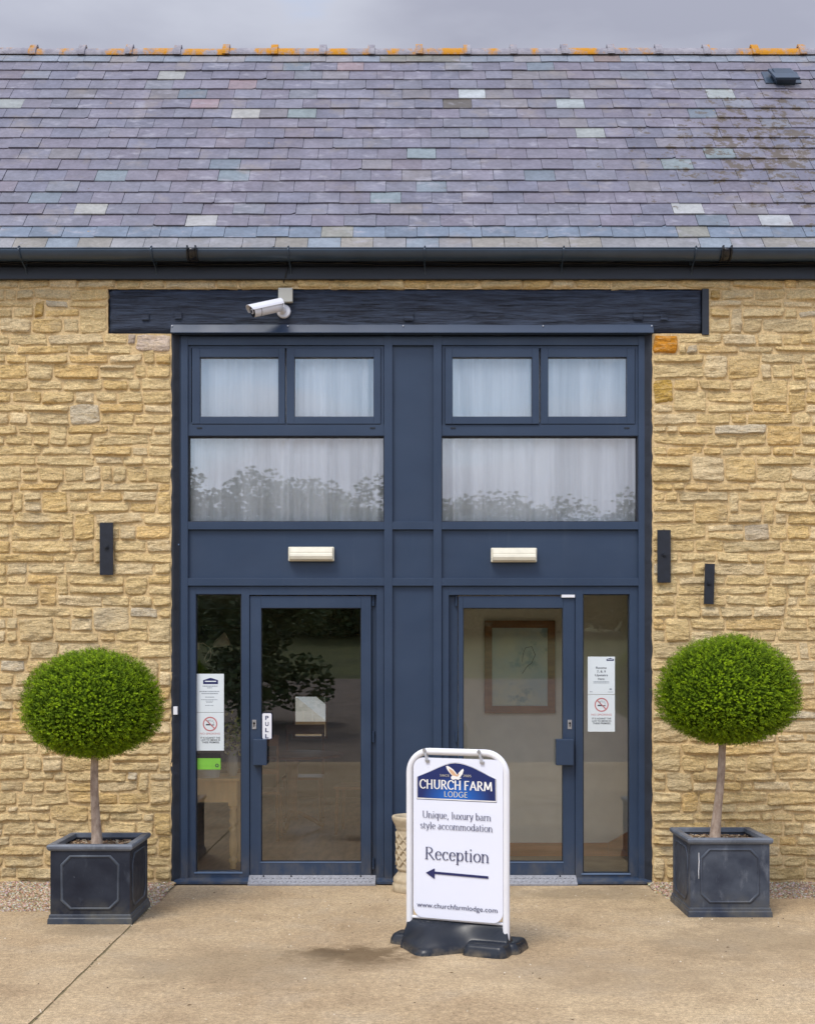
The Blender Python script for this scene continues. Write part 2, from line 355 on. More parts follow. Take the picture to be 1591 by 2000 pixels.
tp = t.n('ShaderNodeBsdfTransparent'); lw = t.n('ShaderNodeLayerWeight', {'Blend': .5}).outputs['Facing']
m2 = t.n('ShaderNodeMixShader', {'Fac': t.math('MULTIPLY', t.ramp(lw, .02, .6, 1, .1), t.ramp(t.noise(3.2, 5, .62, stretch=(2.2, .2, .06)), .42, .62, .01, .32))})
t.t.links.new(ms.outputs[0], m2.inputs[1]); t.t.links.new(tp.outputs[0], m2.inputs[2]); t.t.links.new(m2.outputs[0], t.out.inputs[0]); MT['curtain'] = t.m

# ------------------------------------------------------------------ ground and what lies behind the camera
g = G()
prof = [(-400, 14), (-160, 9), (-75, 4.2), (-50, 2.9), (-36, 1.7), (-30, 1.1)]
for (ya, za), (yb, zb) in zip(prof[:-1], prof[1:]):
    g.add([(-300, ya, za), (300, ya, za), (300, yb, zb), (-300, yb, zb)], [(0, 1, 2, 3)])
tag(g.build('grass_bank', MT['grass']), kind='structure')
g = G(); pr = [(-30, 1.1), (-22, .55), (-15, .12), (-11.5, -.03), (.0, -.03), (60, -.03), (300, -.03)]
for (ya, za), (yb, zb) in zip(pr[:-1], pr[1:]):
    g.add([(-300, ya, za), (300, ya, za), (300, yb, zb), (-300, yb, zb)], [(0, 1, 2, 3)])
tag(g.build('ground', MT['tarmac']), kind='structure')
JX = -1.72                                       # the joint between the two slabs
apron = G(); apron.box(-11, 11, -11.4, .3, -.20, -.0335); apron.box(JX - .0075, JX + .0075, -11.3, -.6, -.033, -.005)
apron = tag(apron.build('pavement', MT['joint']), kind='structure')
def slab(x0, x1, y0, y1, seed):
    g = G(); rnd = random.Random(seed)
    def edge(a, b, n, amp):
        return [Vector(a).lerp(Vector(b), i / n) + Vector((rnd.uniform(-amp, amp), rnd.uniform(-amp, amp), 0)) for i in range(n)]
    pts = edge((x0, y0, 0), (x1, y0, 0), 12, .002) + edge((x1, y0, 0), (x1, y1, 0), 60, .004) + edge((x1, y1, 0), (x0, y1, 0), 12, .002) + edge((x0, y1, 0), (x0, y0, 0), 60, .004)
    g.poly(pts, (0, 0, -.033)); return g.build('concrete_slab', MT['concrete'], apron)
slab(-10.9, JX - .0065, -11.3, -1.02, 1)
slab(JX + .0065, 10.9, -11.3, -.56, 2)
slab(JX + .008, 1.83, -.555, .02, 3)

def gravel(name, x0, x1, y0, y1, n, label):
    rnd = random.Random(len(name) + int(x0 * 10)); g = G()
    N = 14
    def hz(x, y): return -.012 + .03 * max(0, (y - y0) / (y1 - y0)) + .008 * noise.noise(Vector((x * 4, y * 4, 0)))
    vs = [(x0 + (x1 - x0) * i / 40, y0 + (y1 - y0) * j / N, hz(x0 + (x1 - x0) * i / 40, y0 + (y1 - y0) * j / N)) for j in range(N + 1) for i in range(41)]
    g.add(vs, [(j * 41 + i, j * 41 + i + 1, (j + 1) * 41 + i + 1, (j + 1) * 41 + i) for j in range(N) for i in range(40)], col=(.20, .145, .09))
    cols = [(.46, .34, .22), (.36, .25, .15), (.52, .42, .31), (.28, .20, .13), (.42, .27, .15), (.56, .50, .42)]
    for _ in range(n):
        x = rnd.uniform(x0, x1); y = rnd.uniform(y0 - .03, y1); r = rnd.uniform(.005, .011); z = hz(x, y) + r * .3
        if y < y0 and rnd.random() < .6: continue
        q = Matrix.Rotation(rnd.uniform(0, 6.3), 3, 'Z') @ Matrix.Rotation(rnd.uniform(-.6, .6), 3, 'X')
        a, b, c_ = r * rnd.uniform(.9, 1.5), r * rnd.uniform(.7, 1.1), r * rnd.uniform(.5, .8)
        vs = [Vector((x, y, z)) + q @ Vector(p) for p in ((a, 0, 0), (0, b, 0), (-a, 0, 0), (0, -b, 0), (a * .3, b * .2, c_), (-a * .4, -b * .3, c_ * .8))]
        g.add(vs, [(0, 1, 4), (1, 2, 5, 4), (2, 3, 5), (3, 0, 4, 5)], col=tuple(v * rnd.uniform(.8, 1.15) for v in rnd.choice(cols)))
    return tag(g.build(name, MT['chips']), label=label, cat='gravel', kind='stuff')
gravel('gravel', -4.6, JX + .02, -1.03, .02, 26000, 'strip of tan gravel at the foot of the wall left of the doors')
gravel('gravel', 1.80, 4.6, -.57, .02, 15000, 'strip of tan gravel at the foot of the wall right of the doors')

g = G(); rnd = random.Random(77)
for _ in range(1500):
    if rnd.random() < .45: x, y = rnd.uniform(-3.2, 3.2), rnd.choice((-.10, -.62, -1.1)) - abs(rnd.gauss(0, .25))
    else: x, y = rnd.uniform(-2.6, 2.6), rnd.uniform(-4.2, -.3)
    if abs(x - JX) < .5 and rnd.random() < .6: x = JX + rnd.gauss(0, .02)
    r = rnd.choice((.002, .003, .004, .006)) * rnd.uniform(.7, 1.3); q = Matrix.Rotation(rnd.uniform(0, 6.3), 3, 'Z')
    vs = [Vector((x, y, 0)) + q @ Vector(p) for p in ((r * 1.3, 0, -.001), (0, r, -.001), (-r, 0, -.001), (0, -r, -.001), (r * .2, r * .1, r * .8))]
    g.add(vs, [(0, 1, 4), (1, 2, 4), (2, 3, 4), (3, 0, 4)], col=rnd.choice([(.42, .32, .2), (.26, .18, .11), (.6, .52, .4), (.12, .09, .06)]))
for _ in range(26):                            # a few dry leaves and twigs
    x, y = rnd.uniform(-2.4, 2.4), rnd.uniform(-3.6, -.2); q = Matrix.Rotation(rnd.uniform(0, 6.3), 3, 'Z'); L = rnd.uniform(.006, .014)
    g.add([Vector((x, y, .002)) + q @ Vector(p) for p in ((-L, 0, 0), (0, -L * .4, .004), (L, 0, .001), (0, L * .4, .003))], [(0, 1, 2, 3)], col=(.14, .085, .04))
tag(g.build('grit', MT['chips']), label='scattered grit and dry leaf bits on the tan concrete', cat='grit', kind='stuff')

# ------------------------------------------------------------------ the barn
barn = empty('stone_barn', (0, 0, 0), label='honey stone barn with slate roof and tall blue grey glazed entrance', cat='barn')
def part(name, m, g, parent=None, bevel=0): return g.build(name, m, parent or barn, bevel)

# walls: mortar body, then stones
OX0, OX1 = fx(337), fx(1271); ZL = fz(652); ZE = fz(541)
def mortar(x0, x1, z0, z1, name='mortar_backing'):
    g = G(); nx = max(2, int((x1 - x0) / .03)); nz = max(2, int((z1 - z0) / .03)); vs = []
    for j in range(nz + 1):
        for i in range(nx + 1):
            x = x0 + (x1 - x0) * i / nx; z = z0 + (z1 - z0) * j / nz
            y = -.0072 + .006 * noise.noise(Vector((x * 9, 0, z * 14))) + .004 * noise.noise(Vector((x * 30, 5, z * 30)))
            vs.append((x, y, z))
    g.add(vs, [(j * (nx + 1) + i, j * (nx + 1) + i + 1, (j + 1) * (nx + 1) + i + 1, (j + 1) * (nx + 1) + i) for j in range(nz) for i in range(nx)], sm=True)
    return g
wallm = G()
for (x0, x1, z0, z1) in ((-6.6, OX0, -.1, ZL), (OX1, 6.6, -.1, ZL), (-6.6, fx(212), ZL, ZE), (fx(1383), 6.6, ZL, ZE), (fx(212), fx(1383), fz(565), ZE)):
    m_ = mortar(x0, x1, z0, z1); wallm.add(m_.v, m_.f, sm=True)
wallm.box(-6.6, OX0 - .002, .01, .45, -.1, ZL); wallm.box(OX1 + .002, 6.6, .01, .45, -.1, ZL)
wallm.box(-6.6, 6.6, .12, .45, ZL + .001, ZE + .1)
wall = part('stone_wall', MT['mortar'], wallm)

def stone_mesh(g, x0, x1, z0, z1, rnd, tint, res=.0125, prot=None):
    w, h = x1 - x0, z1 - z0
    nx = max(3, min(44, int(w / res))); nz = max(3, min(16, int(h / res)))
    prot = prot if prot is not None else rnd.choice((.0095, .0105, .012, .0135, .016, .020))
    sd = Vector((rnd.uniform(0, 90), rnd.uniform(0, 90), rnd.uniform(0, 90)))
    lean = rnd.uniform(.001, .012); tilt = rnd.uniform(-.006, .006); tl = rnd.uniform(-.12, .12)
    cx, cz = (x0 + x1) / 2, (z0 + z1) / 2; ex = rnd.uniform(5, 14)
    jit = [rnd.uniform(-.009, .009) for _ in range(4)]
    vs = []
    for j in range(nz + 1):
        for i in range(nx + 1):
            s = 2 * i / nx - 1; u = 2 * j / nz - 1
            s = math.copysign(abs(s) ** .85, s); u = math.copysign(abs(u) ** .8, u)
            # rounded corners
            k = (abs(s) ** ex + abs(u) ** ex) ** (1 / ex) if (s or u) else 1
            mxs = max(abs(s), abs(u)); kk = (mxs / k) if k else 1
            px = s * kk * w / 2; pz = u * kk * h / 2
            edge = max(abs(s), abs(u))
            en = noise.noise(Vector((px * 16, pz * 22, 0)) + sd)
            wob = edge ** 3
            px += wob * (.010 * en + .004 * noise.noise(Vector((px * 40, pz * 55, 2)) + sd) + jit[0] * u); pz += wob * (.0095 * noise.noise(Vector((px * 12, 7, pz * 4)) + sd) + .005 * noise.noise(Vector((px * 36, 3, pz * 9)) + sd) + jit[1] * s) + tl * px * .35
            e = 1 - max(abs(s) ** 9, abs(u) ** (5 if u > 0 else 11))
            y = -.001 - prot * e ** .45
            q1 = noise.noise(Vector((px * 10, 3, pz * 26)) + sd); q2 = noise.noise(Vector((px * 26, 9, pz * 60)) + sd)
            ledge = 1 if noise.noise(Vector((px * 5, 1, (pz + .02 * q1) * 34)) + sd) > .12 else 0
            y -= e ** .5 * (.010 * q1 + .007 * abs(q2) + .006 * ledge + .003 * noise.noise(Vector((px * 60, 2, pz * 110)) + sd))
            y += (lean * u + tilt * s) * e                 # bottoms tend to stand proud, tops fall back
            if .25 < e: y = min(y, -.0085 - .002 * (1 + u))
            if edge >= .999: y = .012
            vs.append((cx + px, y, cz + pz))
    N = nx + 1
    g.add(vs, [(j * N + i, j * N + i + 1, (j + 1) * N + i + 1, (j + 1) * N + i) for j in range(nz) for i in range(nx)], sm=True, col=tint)

CR = [((.66, .475, .215), 34), ((.70, .525, .26), 26), ((.65, .44, .17), 14), ((.60, .46, .245), 9), ((.72, .56, .32), 10), ((.66, .43, .16), 5), ((.58, .48, .32), 3)]
CL = [c for c, w in CR for _ in range(w)]
def tint(rnd):
    c = rnd.choice(CL); k = rnd.uniform(.94, 1.06) * 1.03; m_ = (.66, .475, .225); c = [.72 * a + .28 * b for a, b in zip(c, m_)] if c[0] > .59 and c[2] > .13 else c; return (c[0] * k, c[1] * k * 1.02, c[2] * k * 1.06)
srnd = random.Random(31)
ys = [541]
for seg_end in (565, 652, 1745):
    while ys[-1] < seg_end:
        hh = srnd.choice((17, 20, 22, 24, 27, 31)) * srnd.uniform(.92, 1.08)
        if ys[-1] + hh > seg_end - 12: ys.append(seg_end); break
        ys.append(ys[-1] + hh)
def wave(px, k): return 3.6 * noise.noise(Vector((px * .008, k * 3.1, 1))) + 1.6 * noise.noise(Vector((px * .03, k * 1.7, 4)))
STONES = []                                    # (px0, px1, py0, py1, tint)
taken = {}
for k in range(len(ys) - 1):
    y0, y1 = ys[k], ys[k + 1]
    if y1 <= 565.5: ranges = [(-900, 2480)]
    elif y1 <= 652.5: ranges = [(-900, 211), (1385, 2480)]
    else: ranges = [(-900, 335), (1274, 2480)]
    for (a, b) in ranges:
        # clip out the stones of the course above that reach down here
        segs = [(a, b)]
        for (ta, tb) in taken.get(k, []):
            ns = []
            for (p, q) in segs:
                if tb <= p or ta >= q: ns.append((p, q)); continue
                if ta - p > 14: ns.append((p, ta))
                if q - tb > 14: ns.append((tb, q))
            segs = ns
        for (p, q) in segs:
            x = p + (0 if p == a else 0)
            while x < q - 3:
                w = srnd.choice((24, 36, 44, 52, 62, 72, 86, 102)) * srnd.uniform(.85, 1.15)
                if q - x - w < 22: w = q - x
                if w > 130: w = w / 2
                hh = y1 - y0; yb = y1
                if hh < 27 and w < 75 and srnd.random() < .13 and k + 2 < len(ys) and ys[k + 2] - y0 < 58 and y1 not in (565, 652):
                    taken.setdefault(k + 1, []).append((x, x + w)); yb = ys[k + 2]
                wa = (0 if y0 in (565, 652, 541) else wave(x + w / 2, k)); wb = (0 if yb in (565, 652) else wave(x + w / 2, ys.index(yb)))
                if hh > 27 and yb == y1 and srnd.random() < .16:
                    ym = y0 + hh * srnd.uniform(.4, .6)
                    STONES.append((x, x + w, y0 + wa, ym, tint(srnd))); STONES.append((x, x + w, ym, yb + wb, tint(srnd)))
                else: STONES.append((x, x + w, y0 + wa, yb + wb, tint(srnd)))
                x += w
# two stones the photograph singles out
def recolour(px, py, col):
    for i, s_ in enumerate(STONES):
        if s_[0] <= px <= s_[1] and s_[2] <= py <= s_[3]: STONES[i] = s_[:4] + (col,)
recolour(1297, 668, (.42, .19, .018)); recolour(300, 664, (.52, .42, .33)); recolour(1310, 785, (.52, .33, .08)); recolour(75, 620, (.50, .32, .10)); recolour(1490, 1048, (.56, .45, .30)); recolour(1405, 585, (.50, .32, .10))
def insert_stone(a, b, t0, t1, col):
    out = []
    for s_ in STONES:
        yc = (s_[2] + s_[3]) / 2
        if s_[1] > a + 1 and s_[0] < b - 1 and t0 - 4 < yc < t1 + 2 and s_[3] > 652:
            if s_[0] < a - 16 and s_[1] <= b + 2: out.append((s_[0], a) + s_[2:])
            elif s_[1] > b + 16 and s_[0] >= a - 2: out.append((b, s_[1]) + s_[2:])
            continue
        out.append(s_)
    out.append((a, b, t0, t1, col)); STONES[:] = out
insert_stone(1274, 1323, 655, 691, (.60, .245, .018)); insert_stone(266, 335, 653, 688, (.66, .53, .42))
def vis(s_):
    w = min(s_[1], 1591) - max(s_[0], 0); return max(0, w) * (min(s_[3], 1740) - s_[2])
order = sorted(STONES, key=vis, reverse=True); single = set(id(s_) for s_ in order[:300])
rest = G(); far = 0
for s_ in STONES:
    near = -60 < s_[1] and s_[0] < 1650
    x0, x1, z1, z0 = fx(s_[0]), fx(s_[1]), fz(s_[2]), fz(s_[3])
    gap = srnd.uniform(-.0015, .0022)
    x0 += gap if s_[0] not in (1274, 1385) else -.002; x1 -= gap if s_[1] not in (335, 211) else 0
    z0 += gap; z1 -= gap * .6
    if id(s_) in single:
        g = G(); stone_mesh(g, x0, x1, z0, z1, srnd, s_[4], .0105); g.build('stone', MT['stone'], wall)
    else: stone_mesh(rest, x0, x1, z0, z1, srnd, s_[4], .0115 if near else .035)
tag(rest.build('stones', MT['stone'], wall), kind='stuff')

# roof --------------------------------------------------------------
DE, DR = 9.40, 11.60
EV = Vector((0, DE - D, EYE + (H - 487) / F * DE)); RG = Vector((0, DR - D, EYE + (H - 101) / F * DR))
sl_v = (RG - EV); SLEN = sl_v.length; sdir = sl_v.normalized(); sn = Vector((0, -sdir.z, sdir.y))
def s_at(py):                                   # distance up the slope seen at photo row py
    k = (H - py) / F                            # z - EYE = k (y + D)
    return (k * (EV.y + D) - (EV.z - EYE)) / (sdir.z - k * sdir.y)
def sag(x, s): return (-.012 * math.exp(-((x - .3) / 1.5) ** 2) + .006 * math.sin(x * 1.1 + 1)) * (s / SLEN)
rows = [123.3, 140, 157.3, 176, 195, 214, 233, 252, 272, 292, 313, 334, 356, 378, 400, 422, 445, 467, 489]
deck = G(); deck.poly([EV + Vector((-6.6, 0, 0)) - sn * .012 + sdir * .02, EV + Vector((6.6, 0, 0)) - sn * .012 + sdir * .02, RG + Vector((6.6, 0, 0)) - sn * .03, RG + Vector((-6.6, 0, 0)) - sn * .03], -sn * .05)
deck.poly([RG + Vector((-6.6, .0, -.04)), RG + Vector((6.6, .0, -.04)), Vector((6.6, 2 * RG.y - EV.y, EV.z)), Vector((-6.6, 2 * RG.y - EV.y, EV.z))], (0, 0, -.05))
roof = part('roof', MT['fascia'], deck)
SP = .2405
rr = random.Random(5)
PUR = [(.178, .166, .206), (.190, .172, .210), (.168, .162, .204), (.200, .180, .214), (.183, .176, .210), (.186, .164, .200), (.195, .185, .222)]
slates = []
for k, yb in enumerate(rows):
    s0 = s_at(yb); s1 = s_at(rows[k - 1]) if k else SLEN
    gauge = s1 - s0; off = (.5 if k % 2 else 0) * SP + rr.uniform(-.02, .02); wsp = SP
    x = -6.5 + off
    while x < 6.5:
        w = wsp * rr.uniform(.975, 1.025)
        r = rr.random()
        col = rr.choice(PUR)
        if k == 17: col = (.165, .20, .25) if r < .9 else (.26, .25, .21)
        elif k == 18: col = (.265, .255, .255) if r < .5 else ((.26, .235, .20) if r < .8 else (.23, .26, .29))
        elif k == 0: col = (.235, .255, .29) if r < .6 else (.27, .255, .26)
        elif r < .006: col = (.30, .31, .29)
        elif r < .018: col = (.165, .19, .22)
        elif r < .045: col = (.195, .195, .22)
        elif r < .065: col = (.195, .165, .192)
        elif r < .10: col = (.205, .185, .195)
        kk = rr.uniform(.91, 1.09); col = tuple(v * kk * q for v, q in zip(col, (.82, .84, .87)))
        slates.append((k, x, w - .0035, s0, gauge, col)); x += w
for i, s_ in enumerate(slates):                 # slates the photograph singles out
    pass
def slate_color_at(px, py, col):
    for i, (k, x, w, s0, gg, c_) in enumerate(slates):
        s = s_at(py); d = (EV.y + sdir.y * s) + D
        X = (px - PCX) / F * d
        if x <= X <= x + w and s0 <= s <= s0 + gg: slates[i] = (k, x, w, s0, gg, col)
KS = .66
for px, py, col in ((319, 148, (.44, .44, .40)), (464, 223, (.50, .48, .42)), (152, 407, (.44, .43, .38)), (365, 433, (.45, .44, .42)), (910, 188, (.50, .55, .55)), (880, 207, (.15, .12, .09)), (1340, 412, (.48, .49, .47)), (1518, 433, (.50, .52, .53)), (1395, 185, (.42, .47, .44)), (1110, 204, (.40, .46, .46)), (380, 203, (.40, .25, .28)), (450, 166, (.38, .25, .28)), (663, 133, (.38, .25, .27)), (1207, 115, (.33, .23, .20)), (208, 342, (.22, .29, .34)), (445, 345, (.22, .29, .34)), (740, 386, (.23, .31, .35)), (836, 368, (.22, .28, .34)), (797, 303, (.26, .34, .37)), (1313, 325, (.26, .33, .34)), (1396, 304, (.24, .32, .34)), (577, 225, (.26, .34, .34)), (768, 116, (.26, .25, .20)), (820, 116, (.27, .26, .20)), (870, 116, (.27, .26, .21)), (1290, 286, (.28, .25, .30))):
    mu = sum(col) / 3; slate_color_at(px, py, tuple((.68 * v + .32 * m_) * KS for v, m_ in zip(col, (mu, mu, mu * 1.05))))
def slate_geo(g, k, x, w, s0, gauge, col):
    L = gauge * 1.85 if k > 0 else gauge; th = .0095; hi = rr.uniform(.017, .024); lo = .002
    j0, j1 = rr.uniform(-.004, .004), rr.uniform(-.004, .004); rot = rr.uniform(-.002, .002)
    def P(xx, s, n): return EV + sdir * s + sn * n + Vector((xx, 0, sag(xx, s)))
    front = [(x, s0 + j0), (x + w, s0 + j1)]
    ch = rr.random()
    if ch < .05: c_ = rr.uniform(.012, .035); front = [(x, s0 + j0), (x + w - c_, s0 + j1), (x + w, s0 + j1 + c_ * .7)]
    elif ch < .09: c_ = rr.uniform(.012, .03); front = [(x, s0 + j0 + c_ * .7), (x + c_, s0 + j0), (x + w, s0 + j1)]
    elif ch < .15: q = rr.uniform(.3, .7); front = [(x, s0 + j0), (x + w * q, s0 + rr.uniform(.002, .009)), (x + w, s0 + j1)]
    back = [(x + w + rot, min(s0 + L, SLEN)), (x + rot, min(s0 + L, SLEN))]
    top = [P(a_, b_, hi + (lo - hi) * (b_ - s0) / L) for a_, b_ in front + back]; n = len(top)
    bot = [p - sn * th for p in top]
    g.add(top + bot, [list(range(n))] + [(i, n + i, n + (i + 1) % n, (i + 1) % n) for i in range(n)] + [list(range(2 * n - 1, n - 1, -1))], col=col)
def svis(s_):
    k, x, w, s0, gg, c_ = s_; d = EV.y + sdir.y * s0 + D
    a, b = PCX + x * F / d, PCX + (x + w) * F / d
    return max(0, min(b, 1591) - max(a, 0)) * gg
so_ = sorted(range(len(slates)), key=lambda i: -svis(slates[i])); sing = set(so_[:300])
rest = G()
for i, s_ in enumerate(slates):
    if i in sing:
        g = G(); slate_geo(g, *s_); g.build('slate', MT['slate'], roof)
    else: slate_geo(rest, *s_)
tag(rest.build('slates', MT['slate'], roof), kind='stuff')
# ridge tiles
RX = [(x - PCX) / F * DR for x in (-25, 68, 163, 255, 349, 443, 537, 631, 725, 818, 911, 1001, 1100, 1190, 1283, 1376, 1470, 1562, 1655)]
while RX[0] > -6.2: RX.insert(0, RX[0] - .436)
while RX[-1] < 6.2: RX.append(RX[-1] + .436)
for a_, b_ in zip(RX[:-1], RX[1:]):
    g = G(); zc = sag((a_ + b_) / 2, SLEN)
    dz = rr.uniform(-.003, .003)
    def ring(x, r, up=0):
        out = []
        for i in range(13):
            an = math.pi * i / 12; out.append(Vector((x, RG.y + .0 - r * 1.15 * math.cos(an), RG.z - .035 + zc + dz + (r + up * math.sin(an) ** 6) * math.sin(an) - .02 * abs(math.cos(an)))))
        return out
    for (xa, xb, r, up) in ((a_ + .005, b_ - .003, .070, 0), (a_ - .03, a_ + .032, .081, .026)):
        A, B = ring(xa, r, up), ring(xb, r, up); Ai, Bi = ring(xa, r - .02, up), ring(xb, r - .02, up)
        vs = A + B + Ai + Bi; N = 13
        fs = [(i, N + i, N + i + 1, i + 1) for i in range(12)] + [(2 * N + i, 2 * N + i + 1, 3 * N + i + 1, 3 * N + i) for i in range(12)] + [(i, i + 1, 2 * N + i + 1, 2 * N + i) for i in range(12)] + [(N + i, 3 * N + i, 3 * N + i + 1, N + i + 1) for i in range(12)]
        g.add(vs, fs)
    g.build('ridge_tile', MT['ridge'], roof)
# roof vent
g = G(); s = s_at(166); d = EV.y + sdir.y * s + D; x0, x1 = (1502 - PCX) / F * d, (1554 - PCX) / F * d
def P(x, s_, n): return EV + sdir * s_ + sn * n + Vector((x, 0, 0))
lo = s_at(172); hi = s_at(150)
g.poly([P(x0 + .02, lo - .01, .075), P(x1 + .0, lo - .01, .075), P(x1 - .03, hi, .05), P(x0 + .0, hi, .05)], sn * .022)
g.poly([P(x0 + .045, lo + .03, .01), P(x1 - .02, lo + .03, .01), P(x1 - .04, hi - .02, .01), P(x0 + .03, hi - .02, .01)], sn * .075)
g.poly([P(x0 - .04, lo + .05, .012), P(x1 + .04, lo + .05, .012), P(x1 + .04, hi + .05, .012), P(x0 - .04, hi + .05, .012)], sn * .012)
g.build('roof_vent', MT['gutter'], roof, .003)

# gutter, fascia ------------------------------------------------------
GY = -.155; gz = fz(486, GY - .055)
def arc(r, x, seg=14, y=GY, dz=0, a0=180, a1=360): return [Vector((x, y + r * math.cos(R(a0 + (a1 - a0) * i / seg)), gz + dz + r * .9 * math.sin(R(a0 + (a1 - a0) * i / seg)))) for i in range(seg + 1)]
def trough(g, x0, x1, r0, r1, dz=0):
    A, B, C_, E = arc(r0, x0, dz=dz), arc(r0, x1, dz=dz), arc(r1, x0, dz=dz), arc(r1, x1, dz=dz); n = len(A)
    g.add(A + B + C_ + E, [(i, i + 1, n + i + 1, n + i) for i in range(n - 1)] + [(2 * n + i, 3 * n + i, 3 * n + i + 1, 2 * n + i + 1) for i in range(n - 1)] +
          [(0, n, 3 * n, 2 * n), (n - 1, 3 * n - 1, 4 * n - 1, 2 * n - 1)] + [(i, 2 * n + i, 2 * n + i + 1, i + 1) for i in range(n - 1)] + [(n + i, n + i + 1, 3 * n + i + 1, 3 * n + i) for i in range(n - 1)], sm=True)
g = G(); trough(g, -6.6, 6.6, .078, .074); g.tube([(-6.6, GY - .076, gz), (6.6, GY - .076, gz)], .005, 6)
gut = part('gutter', MT['gutter'], g)
for px in (-230, 38, 296, 563, 829, 1100, 1358, 1625):
    g = G(); x = fx(px, GY - .06); trough(g, x - .007, x + .007, .083, .078)
    g.tube([(x, GY - .082, gz + .004), (x + .002, GY - .066, gz + .016), (x + .002, GY - .03, gz + .012)], .006, 6)
    g.box(x - .008, x + .008, GY + .077, -.032, gz - .02, gz + .004); g.box(x - .006, x + .006, -.040, -.030, gz - .16, gz)
    g.tube([(x, GY + .01, gz - .074), (x + .004, -.07, gz - .10), (x + .006, -.043, gz - .15)], .005, 6)
    part('gutter_bracket', MT['gutter'], g, gut)
for px in (375, 1418):
    g = G(); x = fx(px, GY - .06); trough(g, x - .040, x + .040, .084, .078); trough(g, x - .038, x - .028, .088, .078); trough(g, x + .028, x + .038, .088, .078)
    g.box(x - .036, x - .024, GY - .096, GY - .066, gz - .01, gz + .014); g.box(x + .024, x + .036, GY - .096, GY - .066, gz - .01, gz + .014)
    part('gutter_joint', MT['black'], g, gut)
g = G(); g.fbox(-1000, 2500, 470, 521, -.028, .12)
part('fascia', MT['fascia'], g, bevel=.002)
g = G(); g.fbox(-1000, 2500, 521, 545, -.052, .12); part('wall_plate', MT['fascia'], g, bevel=.003)
g = G(); g.box(-6.6, 6.6, -.14, .12, gz - .03, gz - .018); part('soffit', MT['fascia'], g)
for k in range(3):
    g = G(); pts = []
    for i in range(90):
        px = -60 + i * 20; pts.append((fx(px, -.05), -.036 - .004 * k, fz(509 + 3.4 * k + 3.4 * math.sin(px * .012 + k * 2) + 1.2 * math.sin(px * .05 + k), -.05)))
    g.tube(pts, .0035, 5); part('cable', MT['black'], g)

# lintel --------------------------------------------------------------
g = G(); nx, nz = 150, 12; vs = []
for j in range(nz + 1):
    for i in range(nx + 1):
        u, v = i / nx, j / nz
        x = fx(212.5) + (fx(1371) - fx(212.5)) * u; z = fz(653) + (fz(564.5) - fz(653)) * v
        if v > .9: z += .006 * noise.noise(Vector((x * 4, 1, 0)))
        if v < .1: z += .006 * noise.noise(Vector((x * 5, 8, 0)))
        y = -.022 + .008 * noise.noise(Vector((x * 1.5, 2, z * 18))) + .003 * noise.noise(Vector((x * 6, 2, z * 60)))
        crk = abs(z - (fz(612) + .012 * math.sin(x * 1.7) + .01 * noise.noise(Vector((x * 2, 0, 0)))))
        if crk < .007 and noise.noise(Vector((x * .9, 3, 0))) > -.08: y += .010
        if v in (0, 1) or u in (0, 1): y = .015
        vs.append((x, y, z))
g.add(vs, [(j * (nx + 1) + i, j * (nx + 1) + i + 1, (j + 1) * (nx + 1) + i + 1, (j + 1) * (nx + 1) + i) for j in range(nz) for i in range(nx)], sm=True)
g.box(fx(213), fx(1371), .013, .3, fz(651), fz(565.5))
beam = part('lintel_beam', MT['beam'], g)
for px, py, w in ((284, 618, 7), (348, 616, 7), (798, 618, 9), (1245, 616, 9), (1296, 618, 7)):
    g = G(); g.fbox(px - w, px + w, py - w * .9, py + w * .9, -.034, 0); part('peg', MT['beam'], g, beam, .002)
g = G(); g.fbox(1370.5, 1383.5, 564, 653.5, -.024, .1); part('end_cap', MT['fascia'], g, beam, .002)
# head flashing
g = G(); x0, x1 = fx(333, -.05), fx(1276, -.05); zt, zb = fz(634, -.02), fz(650, -.05)
g.poly([(x0, -.022, zt), (x0, -.052, zb + .004), (x0, -.052, zb), (x0, .02, zb), (x0, .02, zt)], (x1 - x0, 0, 0))
fl = part('head_flashing', MT['paint'], g, bevel=.001)
for px in (336, 562, 787, 1060, 1272):
    g = G(); g.tube([(fx(px, -.04), -.030, fz(637, -.03)), (fx(px, -.04), -.038, fz(637, -.03) + .001)], .005, 8); part('screw', MT['steel'], g, fl)

# glazed screen ---------------------------------------------------------
scr = G()
# sides: mastic, outer posts
def rag(px, s):                               # ragged sealant strip where the frame meets the stones
    g = G(); pts = []
    for i in range(110):
        py = 652 + i * 10; z = fz(py)
        pts.append((px + s * (2.6 * noise.noise(Vector((0, i * .35, s))) + 1.5 * noise.noise(Vector((5, i * .9, s)))), z))
    z1 = fz(652); vs = []
    for q, z in pts: vs += [(fx(q + s * 2), .004, z), (fx(q), -.012, z), (fx(q - s * 4), -.010, z), (fx(px - s * 14), .022, z)]
    g.add(vs, [(4 * i + k, 4 * i + k + 1, 4 * i + k + 5, 4 * i + k + 4) for i in range(len(pts) - 1) for k in range(3)]); return g
part('sealant', MT['sealant'], rag(336, -1)); part('sealant', MT['sealant'], rag(1271.5, 1))
PF = .018
def fb(g, a, b, c, d, yf, yb=.13): g.fbox(a, b, c, d, yf, yb)
fb(scr, 338, 353, 656, 1727, PF + .008); fb(scr, 353.3, 367, 656, 1727, PF)
fb(scr, 750, 766, 656, 1727, PF); fb(scr, 846, 862, 656, 1727, PF)
fb(scr, 1246, 1260, 656, 1727, PF); fb(scr, 1260.3, 1270, 656, 1727, PF + .008)
